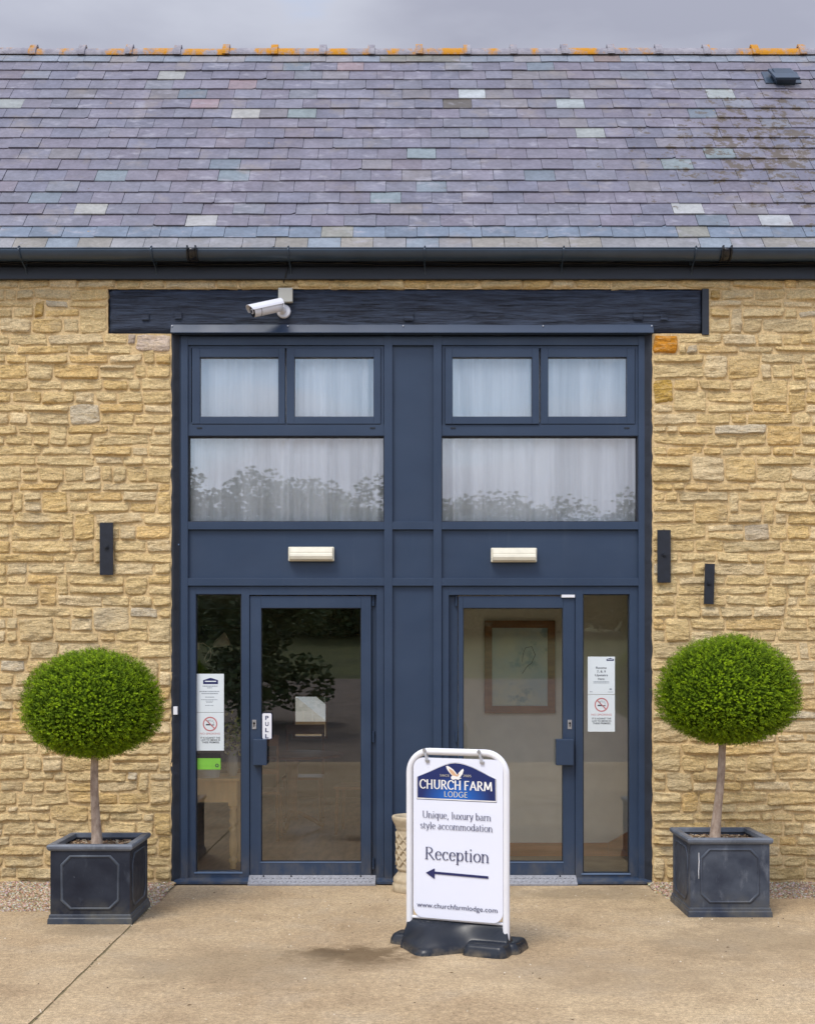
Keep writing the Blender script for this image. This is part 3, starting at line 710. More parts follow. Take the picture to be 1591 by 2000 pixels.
for a, b in ((367, 750), (766, 846), (862, 1246)):
    fb(scr, a - .5, b + .5, 657, 674, PF + .003)
    fb(scr, a - .5, b + .5, 1019, 1034, PF + .003); fb(scr, a - .5, b + .5, 1129, 1144, PF + .003)
for a, b in ((367, 750), (862, 1246)): fb(scr, a - .5, b + .5, 829.5, 851, PF + .012)
screen = part('screen_frame', MT['paint'], scr, bevel=.0018)
g = G(); g.fbox(332, 1276, 650, 660, .05, .3); part('head_shadow_board', MT['sealant'], g)  # black strip drawn as the shaded gap below the flashing
for a, b, c_, d_ in ((366, 751, 1033, 1130), (861, 1247, 1033, 1130), (765, 847, 673, 1020), (765, 847, 1033, 1130), (765, 847, 1143, 1726)):
    g = G(); g.fbox(a, b, c_, d_, .048, .13); part('infill_panel', MT['paint'], g)
# door frames and side lights' shared outer members
for px in (336, 1260):
    g = G(); g.fbox(px, px + 14, 1062, 1065, .014, .05); part('cover_joint', MT['edge'], g)
# sills
for a, b in ((340, 485), (735, 767), (766, 847), (1126, 1272)):
    g = G(); x0, x1 = fx(a, -.03), fx(b, -.03)
    g.poly([(x0, -.035, .008), (x0, -.035, .026), (x0, .03, .045), (x0, .13, .045), (x0, .13, .008)], (x1 - x0 - .001, 0, 0)); part('sill', MT['paint'], g, bevel=.0015)

def pane(px0, px1, pt, pb, y, parent, e=3):
    g = G(); g.box(fx(px0 - e, y), fx(px1 + e, y), y, y + .004, fz(pb + e, y), fz(pt - e, y)); return g.build('glass_pane', MT['glass'], parent)
def window(ox0, ox1, cas):
    g = G(); g.frame(ox0, ox1, 675, 830, (6, 6, 5, 5), .036, .12)
    w = part('window', MT['paint'], g, bevel=.0015)
    for (a, b, ga, gb, yf) in cas:
        c_ = G(); c_.frame(a, b, 680, 828, (ga - a, b - gb, 17.5, 14), yf, yf + .05)
        cc = c_.build('casement', MT['paint'], w, .003)
        s2 = G(); s2.frame(ga - 2, gb + 2, 695.5, 816, 2.4, yf + .012, yf + .045); s2.build('gasket', MT['sealant'], w)
        pane(ga, gb, 697.5, 814, yf + .03, w)
    for px in (ox0 + 22, ox1 - 22):
        q = G(); q.fbox(px - 5, px + 5, 834.5, 837, .026, .04); q.build('drain_cap', MT['black'], w)
    return w
window(367.5, 749.5, [(375, 556.5, 390.5, 544, .026), (559.5, 743, 575, 729.5, .026)])
window(862.5, 1245.5, [(869, 1052, 883, 1038.5, .018), (1055.5, 1239, 1069.7, 1223.6, .026)])
for a, b in ((369, 748.5), (862.8, 1243)):
    g = G(); g.frame(a - 1.5, b + 2, 851.5, 1020, 2.2, .040, .1)
    w = part('window', MT['sealant'], g); pane(a, b, 853, 1019, .07, w)

def entrance(fr, side, leaf, glass, rec, mir):
    # door and side-light frame
    g = G(); y0 = .040
    sx0, sx1 = side
    if not mir:
        g.fbox(367.5, sx0, 1145, 1722, y0, .13); g.fbox(sx1, leaf[0] - 1, 1145, 1722, y0, .13)
        g.fbox(sx0, sx1, 1145, 1160.5, y0, .13); g.fbox(sx0, sx1, 1703, 1722, y0, .13)
        g.fbox(leaf[0] - 1, 735, 1145, 1162, y0, .13); g.fbox(735, 749.5, 1145, 1722, y0, .13)
        g.fbox(leaf[1] + 1, 735, 1162, 1722, .085, .13)
    else:
        g.fbox(sx1, 1245.5, 1145, 1722, y0, .13); g.fbox(leaf[1] + 1, sx0, 1145, 1722, y0, .13)
        g.fbox(sx0, sx1, 1145, 1160.5, y0, .13); g.fbox(sx0, sx1, 1706, 1722, y0, .13)
        g.fbox(876, leaf[1] + 1, 1145, 1162, y0, .13); g.fbox(862.5, 876, 1145, 1722, y0, .13)
        g.fbox(876, leaf[0] - 1, 1162, 1722, .085, .13)
    fr_ = part('door_frame', MT['paint'], g, bevel=.0018)
    # side light
    g = G(); g.frame(sx0 - .5, sx1 + .5, 1160, 1706, 2, .062, .1)
    s_ = part('side_light', MT['sealant'], g); pane(sx0, sx1, 1162, 1704, .078, s_)
    q = G(); q.fbox(sx0 - 3, sx1 + 2, 1703.5 if not mir else 1706, 1706 if not mir else 1708.5, .034, .05); q.build('glazing_bead', MT['edge'], s_)
    # leaf
    g = G(); yl = .052
    g.frame(leaf[0], leaf[1], 1164, 1709, (glass[0] - leaf[0], leaf[1] - glass[1], 23.5, 26), yl, .10)
    d_ = part('door', MT['paint'], g, bevel=.003)
    q = G(); q.frame(glass[0] - 1, glass[1] + 1, 1186.5, 1684, 2.2, yl + .014, .095); q.build('gasket', MT['sealant'], d_)
    pane(glass[0], glass[1], 1188, 1683, .085, d_)
    q = G(); q.fbox(glass[0] - 2, glass[1] + 1, 1683.5, 1685, yl - .003, yl + .02); q.build('glazing_bead', MT['edge'], d_)
    q = G(); a_, b_ = (489, 708) if not mir else (leaf[0] + 6, 1119); q.fbox(a_, b_, 1710, 1716, .045, .09); q.build('kick_strip', MT['edge'], d_)
    q = G()
    a_, b_, hx = (492, 520.5, 1) if not mir else (1086, 1120, -1)
    q.fbox(a_ + (2 if not mir else 0), b_, 1444, 1495, -.012, .052); q.build('handle', MT['paint'], d_, .006)
    q = G(); cx = 496.5 if not mir else 1112; q.fbox(cx - 4, cx + 4, 1406, 1424, .047, .06); lk = q.build('lock_plate', MT['steel'], d_, .001)
    q = G(); q.tube([(fx(cx, .05), .049, fz(1413)), (fx(cx, .05), .043, fz(1413))], .008, 10); q.box(fx(cx, .05) - .003, fx(cx, .05) + .003, .043, .049, fz(1420), fz(1413)); q.build('keyhole', MT['black'], d_)
    # pivots
    for py in (1172, 1440, 1690):
        q = G(); xh = leaf[1] + 4 if not mir else leaf[0] - 4; q.tube([(fx(xh, .07), .075, fz(py + 11)), (fx(xh, .07), .075, fz(py - 11))], .011, 10); q.build('hinge', MT['paint'], d_)
    # threshold tread plate
    a_, b_ = (484, 733) if not mir else (880, 1127)
    q = G(); x0, x1 = fx(a_, -.05), fx(b_, -.05)
    q.poly([(x0, -.062, .002), (x0, -.062, .014), (x0, -.050, .018), (x0, .045, .062), (x0, .05, .062), (x0, .05, .002)], (x1 - x0, 0, 0))
    th = part('threshold_plate', MT['aludark'], q); q = G()
    n = 30
    for r_ in range(2):
        for i in range(n):
            xx = x0 + .012 + (x1 - x0 - .024) * (i + .5 * (r_ % 2)) / n; yy = -.035 + r_ * .040; zz = .018 + (yy + .05) * .463
            an = .6 if i % 2 else -.6
            dx = .017 * math.cos(an); dy = .015 * math.sin(an)
            q.add([(xx - dx, yy - dy, zz - dy * .463 + .0005), (xx, yy - .006, zz + .005), (xx + dx, yy + dy, zz + dy * .463 + .0005), (xx, yy + .006, zz + .008)], [(0, 1, 2), (0, 2, 3), (0, 1, 3), (1, 2, 3)])
    q.build('tread_ribs', MT['alu'], th)
    for px in ([514, 568, 704] if not mir else [905, 1094]):
        z = G(); z.tube([(fx(px), .028, .053), (fx(px), .024, .062)], .006, 8); z.build('screw', MT['black'], th)
    return d_
entrance(0, (382.5, 471.5), (488, 724.5), (510, 705), 0, False)
dr = entrance(0, (1137.7, 1228.6), (895, 1122), (904, 1099), 0, True)
g = G(); g.fbox(1096, 1122, 1161.5, 1167, .034, .05); g.build('door_contact', MT['white'], dr, .001)

# rooms behind the glass ------------------------------------------------
def room(name, m, boxes):
    g = G()
    for b in boxes: g.box(*b)
    return part(name, m, g)
ZF2 = fz(1100)                                   # upper floor level
room('ground_floor', MT['plank'], [(-6, .12, .14, 6.2, -.02, .012)])
room('hall_floor', MT['hallfloor'], [(.2, 2.6, .14, 1.31, -.02, .0125)])
room('hall_ceiling', MT['inwall'], [(.2, 2.6, .14, 1.31, 2.55, 2.6)])
room('ceiling', MT['inwall'], [(-6, 6, .14, 6.2, ZF2 - .1, ZF2)])
room('upstairs_bounce_wall', MT['inwall'], [(-2.6, 2.6, 1.6, 1.7, ZF2 + .001, ZE), (-2.7, -2.6, .46, 1.7, ZF2 + .001, ZE), (2.6, 2.7, .46, 1.7, ZF2 + .001, ZE)])  # pale unseen walls added to bounce light back onto the curtains
room('partition_wall', MT['inwall'], [(.12, .2, .14, 6.2, 0, ZF2 - .1), (.2, 2.6, 1.31, 1.55, 0, ZF2 - .1), (2.6, 2.7, .14, 1.55, 0, ZF2 - .1)])
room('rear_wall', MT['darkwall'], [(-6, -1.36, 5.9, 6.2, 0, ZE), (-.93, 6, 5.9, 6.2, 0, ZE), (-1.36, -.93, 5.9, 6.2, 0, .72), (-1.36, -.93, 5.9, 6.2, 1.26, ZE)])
room('inner_wall', MT['inwall'], [(-2.35, -2.22, .14, 1.9, 0, ZF2 - .1), (-6.2, -6, 0.46, 6.2, 0, ZE), (6, 6.2, .46, 6.2, 0, ZE)])
g = G()
g.box(.22, 1.72, 1.29, 1.309, .013, .125)
sk = part('skirting_board', MT['oakskirt'], g, bevel=.003)
g = G(); g.poly([(1.72, 1.28, .013), (2.55, 1.28, .013), (2.55, 1.28, .60), (2.3, 1.28, .45), (1.72, 1.28, .125)], (0, .028, 0)); part('stair_string', MT['oakskirt'], g)
g = G(); g.box(2.0, 2.06, 1.20, 1.26, .013, .5); part('newel_post', MT['oak'], g, bevel=.004)
for k in range(6):
    g = G(); g.box(2.08 + .22 * 0, 2.58, .5 + .0, 1.40, .013, .18) if k == 0 else None
    if k == 0: part('stair_tread', MT['carpet'], g)
# picture on the hall wall
y = 1.288
pic = empty('framed_picture', (fx(1014.5, y), y, fz(1302, y)), label='abstract watercolour in a wide brown wooden frame seen through the right door', cat='picture')
g = G(); x0, x1, z0, z1 = fx(946, y) - pic.location.x, fx(1083, y) - pic.location.x, fz(1393, y) - pic.location.z, fz(1212, y) - pic.location.z; w = .062
for b in ((x0, x0 + w, z0, z1), (x1 - w, x1, z0, z1), (x0 + w, x1 - w, z0, z0 + w), (x0 + w, x1 - w, z1 - w, z1)): g.box(b[0], b[1], -.02, .02, b[2], b[3])
g.build('frame', MT['oak'], pic, .003)
g = G(); g.box(x0 + w - .01, x1 - w + .01, 0, .01, z0 + w - .01, z1 - w + .01); g.build('print', MT['print'], pic)
g = G(); pts = [(.03, .12), (.05, .16), (.10, .17), (.13, .10), (.10, .03), (.06, .0), (.02, -.06)]
g.tube([(a_, -.003, b_) for a_, b_ in pts], .0025, 4); g.tube([(.03, -.003, .12), (.02, -.003, .04)], .002, 4); g.build('ink_line', MT['dark'], pic)

# curtains ---------------------------------------------------------------
def curtain(px0, px1, label, seed):
    rnd = random.Random(seed); yb = .165; x0, x1 = fx(px0, yb), fx(px1, yb); z1, z0 = fz(655, yb), fz(1022, yb)
    g = G(); nx, nz = 260, 24; vs = []
    for j in range(nz + 1):
        v = j / nz
        for i in range(nx + 1):
            u = i / nx; x = x0 + (x1 - x0) * u
            f1 = noise.noise(Vector((u * 9 + .3 * math.sin(v * 2), v * .5, seed)))
            f2 = noise.noise(Vector((u * 26, v * .4, seed + 5))); f3 = math.sin(u * 95 + 5 * f1)
            am = .4 + .6 * min(1, max(0, .5 + 1.6 * noise.noise(Vector((u * 5, 0, seed + 9)))))
            y = yb - .02 + am * (.040 * f1 + .040 * f2 + .013 * f3)
            z = z0 + (z1 - z0) * (1 - v)
            if j == nz: z += .006 * f1 + .004
            vs.append((x, y, z))
    g.add(vs, [(j * (nx + 1) + i, j * (nx + 1) + i + 1, (j + 1) * (nx + 1) + i + 1, (j + 1) * (nx + 1) + i) for j in range(nz) for i in range(nx)], sm=True)
    g2 = G(); hv = [(a_, b_ - .0025, c_) for a_, b_, c_ in vs[-(nx + 1):]]; hu = [(a_, b_ - .0025, c_ + .045) for a_, b_, c_ in hv]
    c_ = empty('net_curtain', ((x0 + x1) / 2, yb, z0), label=label, cat='curtain', group='net curtains behind the upper windows')
    inv = Matrix.Translation(-c_.location)
    g.v = [inv @ Vector(v) for v in g.v]; g.build('sheer', MT['curtain'], c_)
    g2.add([inv @ Vector(v) for v in hv + hu], [(i, i + 1, nx + 2 + i, nx + 1 + i) for i in range(nx)], sm=True); g2.build('hem', MT['curtain'], c_)
curtain(366, 752, 'white net curtain behind the upper windows on the left', 3)
curtain(860, 1247, 'white net curtain behind the upper windows on the right', 8)
g = G(); g.box(fx(360), fx(1255), .13, .6, fz(1034), fz(1034) + .03); part('window_board', MT['inwall'], g)

# left room contents ------------------------------------------------------
Yt = .62
tb = empty('pine_table', (fx(420, Yt), Yt + .22, .012), label='small pine side table with turned legs behind the left side light', cat='table')
tx0, tx1 = fx(352, Yt) - tb.location.x, fx(463, Yt) - tb.location.x
g = G(); g.box(tx0 - .02, tx1 + .02, -.24, .24, .70, .722); g.build('table_top', MT['pine'], tb, .004)
g = G()
g.box(tx0 + .05, tx1 - .05, -.215, -.195, .53, .70); g.box(tx0 + .05, tx1 - .05, .195, .215, .53, .70); g.box(tx0, tx0 + .02, -.17, .17, .53, .70); g.box(tx1 - .02, tx1, -.17, .17, .53, .70)
g.build('apron', MT['pine'], tb)
for sx in (tx0 + .035, tx1 - .035):
    for sy in (-.19, .19):
        g = G(); g.box(sx - .034, sx + .034, sy - .034, sy + .034, .50, .699)
        g.lathe([(.030, .50), (.034, .485), (.022, .47), (.030, .455), (.026, .42), (.034, .38), (.020, .34), (.034, .325), (.034, .30), (.024, .285), (.034, .22), (.030, .12), (.022, .09), (.034, .075), (.034, .055), (.022, .04), (.028, .02), (.024, 0)], 16, (sx, sy, 0))
        g.build('leg', MT['pine'], tb)
tz = .735
g = G(); g.lathe([(.085, 0), (.088, .01), (.088, .06), (.084, .062)], 24)
o = g.build('tub', MT['paper']); o.location = (fx(407, .7), .72, tz); tag(o, label='round white tub on the pine table behind the glass', cat='tub')
v = empty('flower_vase', (fx(452, .8), .86, tz), label='vase of yellow green flowers on the pine table behind the glass', cat='vase')
g = G(); g.lathe([(.03, 0), (.05, .05), (.045, .14), (.03, .18), (.038, .2)], 16); g.build('vase', MT['boxgrey'], v)
g = G(); rnd = random.Random(4)
for i in range(260):
    p = Vector((rnd.gauss(0, .055), rnd.gauss(0, .05), .32 + rnd.gauss(0, .08))); q = Matrix.Rotation(rnd.uniform(0, 6), 3, 'Y') @ Matrix.Rotation(rnd.uniform(0, 6), 3, 'X'); r = .018
    g.add([p + q @ Vector(a_) for a_ in ((-r, 0, 0), (0, -r * .6, .004), (r, 0, 0), (0, r * .6, .004))], [(0, 1, 2, 3)], col=rnd.choice([(.5, .45, .12), (.30, .40, .10), (.55, .50, .35)]))
g.build('flowers', MT['chips'], v)
# wall lamp
ly = 1.5; lp = empty('reading_lamp', (fx(383, ly), ly, fz(1262, ly)), label='cream reading lamp on a curly flexible neck inside the left side light', cat='lamp')
g = G(); P0 = lp.location
pp = [(384, 1257), (396, 1256), (408, 1264), (412, 1276), (408, 1288), (401, 1294), (397, 1288), (402, 1277), (410, 1266), (417, 1262)]
g.tube([Vector((fx(a_, ly), ly + .01 * i, fz(b_, ly))) - P0 for i, (a_, b_) in enumerate(pp)], .004, 6); g.build('flexible_neck', MT['cream'], lp)
g = G(); g.tube([Vector((fx(415, ly), ly + .05, fz(1262, ly))) - P0, Vector((fx(423, ly), ly + .05, fz(1257, ly))) - P0, Vector((fx(443, ly), ly + .05, fz(1247, ly))) - P0], [.012, .035, .062], 16, cap=False); g.build('lamp_shade', MT['cream'], lp)
g = G(); g.lathe([(.03, -.03), (.03, .03)], 12); g.build('wall_mount', MT['cream'], lp)
g = G(); g.box(fx(392, 1.85), fx(476, 1.85), 1.84, 1.86, fz(1500, 1.85), fz(1222, 1.85)); part('doorway_dark_sheet', MT['dark'], g)  # flat near-black sheet standing in for an unlit opening behind the table
# dining table and chairs deeper in the room
dt = empty('dining_table', (-1.1, 3.0, .012), label='dark round dining table deep inside the left room', cat='table')
g = G(); g.lathe([(.50, .72), (.50, .745)], 32); g.build('table_top', MT['oak'], dt)
g = G(); g.lathe([(.06, .1), (.045, .4), (.07, .72)], 12); g.build('pedestal', MT['oak'], dt)
for k in range(3):
    g = G(); a_ = k * 2.09 + .4; g.tube([(0, 0, .2), (.15 * math.cos(a_), .15 * math.sin(a_), .12), (.32 * math.cos(a_), .32 * math.sin(a_), .02)], .022, 6); g.build('foot', MT['oak'], dt)
def chair():
    c_ = empty('dining_chair', (0, 0, .012), label='x', cat='chair', group='dining chairs inside the left room')
    g = G(); g.box(-.21, .21, -.2, .2, .43, .46); g.build('seat', MT['oak'], c_, .006)
    for sx in (-.18, .18):
        for sy in (-.17, .17):
            g = G(); g.tube([(sx, sy, .43), (sx * 1.05, sy * 1.05, 0)], .017, 8); g.build('leg', MT['oak'], c_)
    g = G(); 
    for sx in (-.19, .19): g.tube([(sx, .19, .45), (sx, .24, .98)], .016, 8)
    g.box(-.2, .2, .22, .25, .88, .98); g.box(-.2, .2, .21, .23, .62, .67); g.build('backrest', MT['oak'], c_)
    return c_
c0 = chair()
for i, (x, y, a_, lb) in enumerate(((-1.35, 2.35, math.pi, 'brown dining chair nearest the glass in the left room'), (-.45, 2.8, -1.7, 'brown dining chair right of the table in the left room'), (-1.05, 3.75, 0, 'brown dining chair beyond the table in the left room'))):
    c_ = c0 if i == 0 else copy_tree(c0); c_.location = (x, y, .012); c_.rotation_euler = (0, 0, a_); c_['label'] = lb
# rear window and the outbuilding seen through it
g = G()
for b in ((-1.36, -1.33, .72, 1.26), (-.96, -.93, .72, 1.26), (-1.33, -.96, .72, .75), (-1.33, -.96, 1.23, 1.26)): g.box(b[0], b[1], 5.98, 6.05, b[2], b[3])
w = part('window', MT['oak'], g); g = G(); g.box(-1.33, -.96, 6.0, 6.005, .75, 1.23); g.build('glass_pane', MT['glass'], w)
ob = empty('outbuilding', (-2, 13, 0), label='low stone outbuilding with a white sloping gable seen through the rear window', cat='building')
g = G(); g.box(-3, .62, 0, 3, -.03, .60); g.build('wall', MT['mortar'], ob)
g = G(); g.poly([(-3, -.2, .60), (.64, -.2, .60), (.12, -.2, 1.02), (-3, -.2, 1.05)], (0, 3.4, 0)); g.build('gable', MT['boxgrey'], ob)
g = G(); hr = random.Random(3)
g.box(-5, 3, 17.2, 18.4, -.03, 1.9)
for _ in range(9000):
    p = Vector((hr.uniform(-5, 3), 17.1 - hr.random() * .2, hr.uniform(-.03, 2.1))); q = Matrix.Rotation(hr.uniform(0, 6), 3, 'Z') @ Matrix.Rotation(hr.uniform(0, 6), 3, 'X')
    g.add([p + q @ Vector(v) for v in ((-.05, 0, 0), (0, -.03, 0), (.05, 0, 0), (0, .03, 0))], [(0, 1, 2, 3)])
tag(g.build('clipped_hedge', MT['hedge']), label='dark green hedge behind the outbuilding seen through the rear window', cat='hedge')

# ------------------------------------------------------------------ wall fittings
for (a, b, c_, d_, bx, by, tl, lb) in ((195, 221, 1021, 1123, 208, 1068, 0, 'black iron wall plate on the stones left of the entrance'),
                               (1283, 1309, 1035, 1138, 1296, 1083, 0, 'larger black iron wall plate right beside the blue grey frame'),
                               (1375, 1394, 1101, 1180, 1384, 1139, .03, 'smaller tilted black iron wall plate right of the larger one')):
    yf = -.052
    e = empty('wall_plate_anchor', (fx((a + b) / 2, yf), yf, fz((c_ + d_) / 2, yf)), label=lb, cat='wall anchor'); hw = (fx(b, yf) - fx(a, yf)) / 2; hh = (fz(c_, yf) - fz(d_, yf)) / 2
    e.rotation_euler = (0, tl, 0)
    g = G(); g.box(-hw, hw, 0, .012, -hh, hh); g.build('plate', MT['iron'], e, .0015)
    g = G(); bx_, bz_ = fx(bx, yf) - e.location.x, fz(by, yf) - e.location.z
    g.tube([(bx_, .001, bz_), (bx_, -.012, bz_)], .018, 6, sm=False); g.tube([(bx_, -.012, bz_), (bx_, -.024, bz_)], .009, 8); g.build('bolt', MT['iron'], e)
    g = G(); g.box(bx_ - .012, bx_ + .012, .011, .06, bz_ - .012, bz_ + .012); g.build('tie_rod', MT['iron'], e)
# bulkhead lights
def bulk(px0, px1, pt, pb, label):
    yf = -.03; cx, cz = fx((px0 + px1) / 2, yf), fz((pt + pb) / 2, yf); hw = (fx(px1, yf) - fx(px0, yf)) / 2; hh = (fz(pt, yf) - fz(pb, yf)) / 2
    e = empty('bulkhead_light', (cx, .048, cz), label=label, cat='light', group='cream bulkhead lights over the doors')
    g = G(); g.box(-hw, hw, -.045, .0, -hh, hh); g.build('housing', MT['cream'], e, .008)
    g = G(); prof = [(-.046, hh * .88), (-.062, hh * .75), (-.070, hh * .25), (-.070, hh * .05), (-.074, -.0), (-.078, -hh * .35), (-.070, -hh * .8), (-.046, -hh * .9)]
    k = hw - .012
    vs = [(-k, a, b) for a, b in prof] + [(k, a, b) for a, b in prof]; n = len(prof)
    g.add(vs, [(i, i + 1, n + i + 1, n + i) for i in range(n - 1)] + [list(range(n)), list(range(2 * n - 1, n - 1, -1))]); g.build('diffuser', MT['cream'], e, .003)
    for sx in (-1, 1):
        g = G(); g.tube([(sx * (hw - .012), -.044, -hh * .55), (sx * (hw - .012), -.052, -hh * .55)], .006, 8); g.build('screw', MT['boxgrey'], e)
bulk(562, 652, 1067, 1095, 'cream bulkhead light on the panel above the left door')
bulk(959, 1049, 1069, 1097, 'cream bulkhead light on the panel above the right door')
# junction box
yf = -.06
e = empty('junction_box', (fx(557.5, yf), -.022, fz(576, yf)), label='square beige junction box at the top of the black beam', cat='junction box')
g = G(); g.box(-.052, .052, -.038, 0, -.052, .050); g.build('box_body', MT['boxgrey'], e, .005)
g = G(); g.box(-.053, .053, -.048, -.038, -.053, .051); ld = g.build('lid', MT['boxgrey'], e, .004)
for sx in (-1, 1):
    for sz in (-1, 1):
        g = G(); g.tube([(sx * .044, -.047, sz * .043), (sx * .044, -.0495, sz * .043)], .004, 8); g.build('screw', MT['steel'], e)
g = G(); g.tube([(fx(552), -.02, fz(562)), (fx(555), -.026, fz(552)), (fx(559), -.060, fz(545)), (fx(562), -.066, fz(530)), (fx(563), -.060, fz(515))], .0045, 6)
tag(g.build('camera_cable', MT['black']), label='black cable running up from the junction box to the eaves', cat='cable')
# security camera
cb = Vector((fx(553, -.03), -.024, fz(608, -.03)))
e = empty('security_camera', cb, label='white bullet security camera on a round mount pointing left', cat='camera')
g = G(); g.tube([(0.004, 0, 0), (0.004, -.010, 0), (.004, -.016, 0)], [.052, .052, .046], 28); g.build('mount_plate', MT['camwhite'], e)
g = G(); g.tube([(.0, -.015, 0), (-.004, -.045, .008), (-.02, -.075, .012)], [.026, .020, .018], 14); g.tube([(-.012, -.055, -.002), (-.012, -.055, .030)], .012, 10); g.build('swivel_arm', MT['camwhite'], e)
ax = Vector((-.86, -.42, -.31)).normalized(); o0 = Vector((-.006, -.090, .022))
side = ax.cross(Vector((0, 0, 1))).normalized(); upv = side.cross(ax).normalized()
Lc = .232
g = G(); g.tube([o0 + ax * t_ for t_ in (0, .004, .05, Lc - .01, Lc)], [.034, .042, .045, .045, .043], 24); bd = g.build('camera_body', MT['camwhite'], e)
g = G()
sec = []
for i in range(11):
    an = R(2 + 176 * i / 10); sec.append((math.cos(an) * .053, math.sin(an) * .053))
for t0, t1 in ((-.005, Lc + .012),):
    vs = []
    for tt, rr_ in ((t0, 1), (t1, 1)):
        vs += [o0 + ax * (tt + (.018 * max(0, b_) / .045 if tt > .1 else 0)) + side * a_ * rr_ + upv * b_ * rr_ for a_, b_ in sec]
    for tt, rr_ in ((t0, .94), (t1, .94)):
        vs += [o0 + ax * (tt + (.018 * max(0, b_) / .045 if tt > .1 else 0)) + side * a_ * rr_ + upv * b_ * rr_ for a_, b_ in sec]
    n = 11
    g.add(vs, [(i, i + 1, n + i + 1, n + i) for i in range(n - 1)] + [(2 * n + i, 3 * n + i, 3 * n + i + 1, 2 * n + i + 1) for i in range(n - 1)] + [(n + i, n + i + 1, 3 * n + i + 1, 3 * n + i) for i in range(n - 1)] + [(0, n, 3 * n, 2 * n), (n - 1, 3 * n - 1, 4 * n - 1, 2 * n - 1)], sm=False)
g.build('sun_shield', MT['camwhite'], e)
g = G(); g.tube([o0 + ax * Lc, o0 + ax * (Lc + .003)], .0425, 24); g.build('front_face', MT['black'], e)
g = G(); g.tube([o0 + ax * (Lc + .002), o0 + ax * (Lc + .008)], [.020, .018], 16); g.build('lens', MT['camwhite'], e)
g = G(); g.tube([o0 + ax * (Lc + .008), o0 + ax * (Lc + .0095)], .013, 16); g.build('lens_glass', MT['lens'], e)
g = G(); g.tube([o0 + ax * (Lc - .055), o0 + ax * (Lc - .052)], .0456, 24); g.build('body_seam', MT['black'], e)
g = G(); g.tube([(.0, -.035, .002), (.012, -.055, .03), (.008, -.030, .05)], .004, 6); g.build('lead', MT['camwhite'], e)
# contact sensor
g = G(); g.fbox(338.5, 346.5, 1380, 1396, -.018, .02)
tag(g.build('door_bell', MT['white'], None, .003), label='small white bell push on the left edge of the frame', cat='bell push')

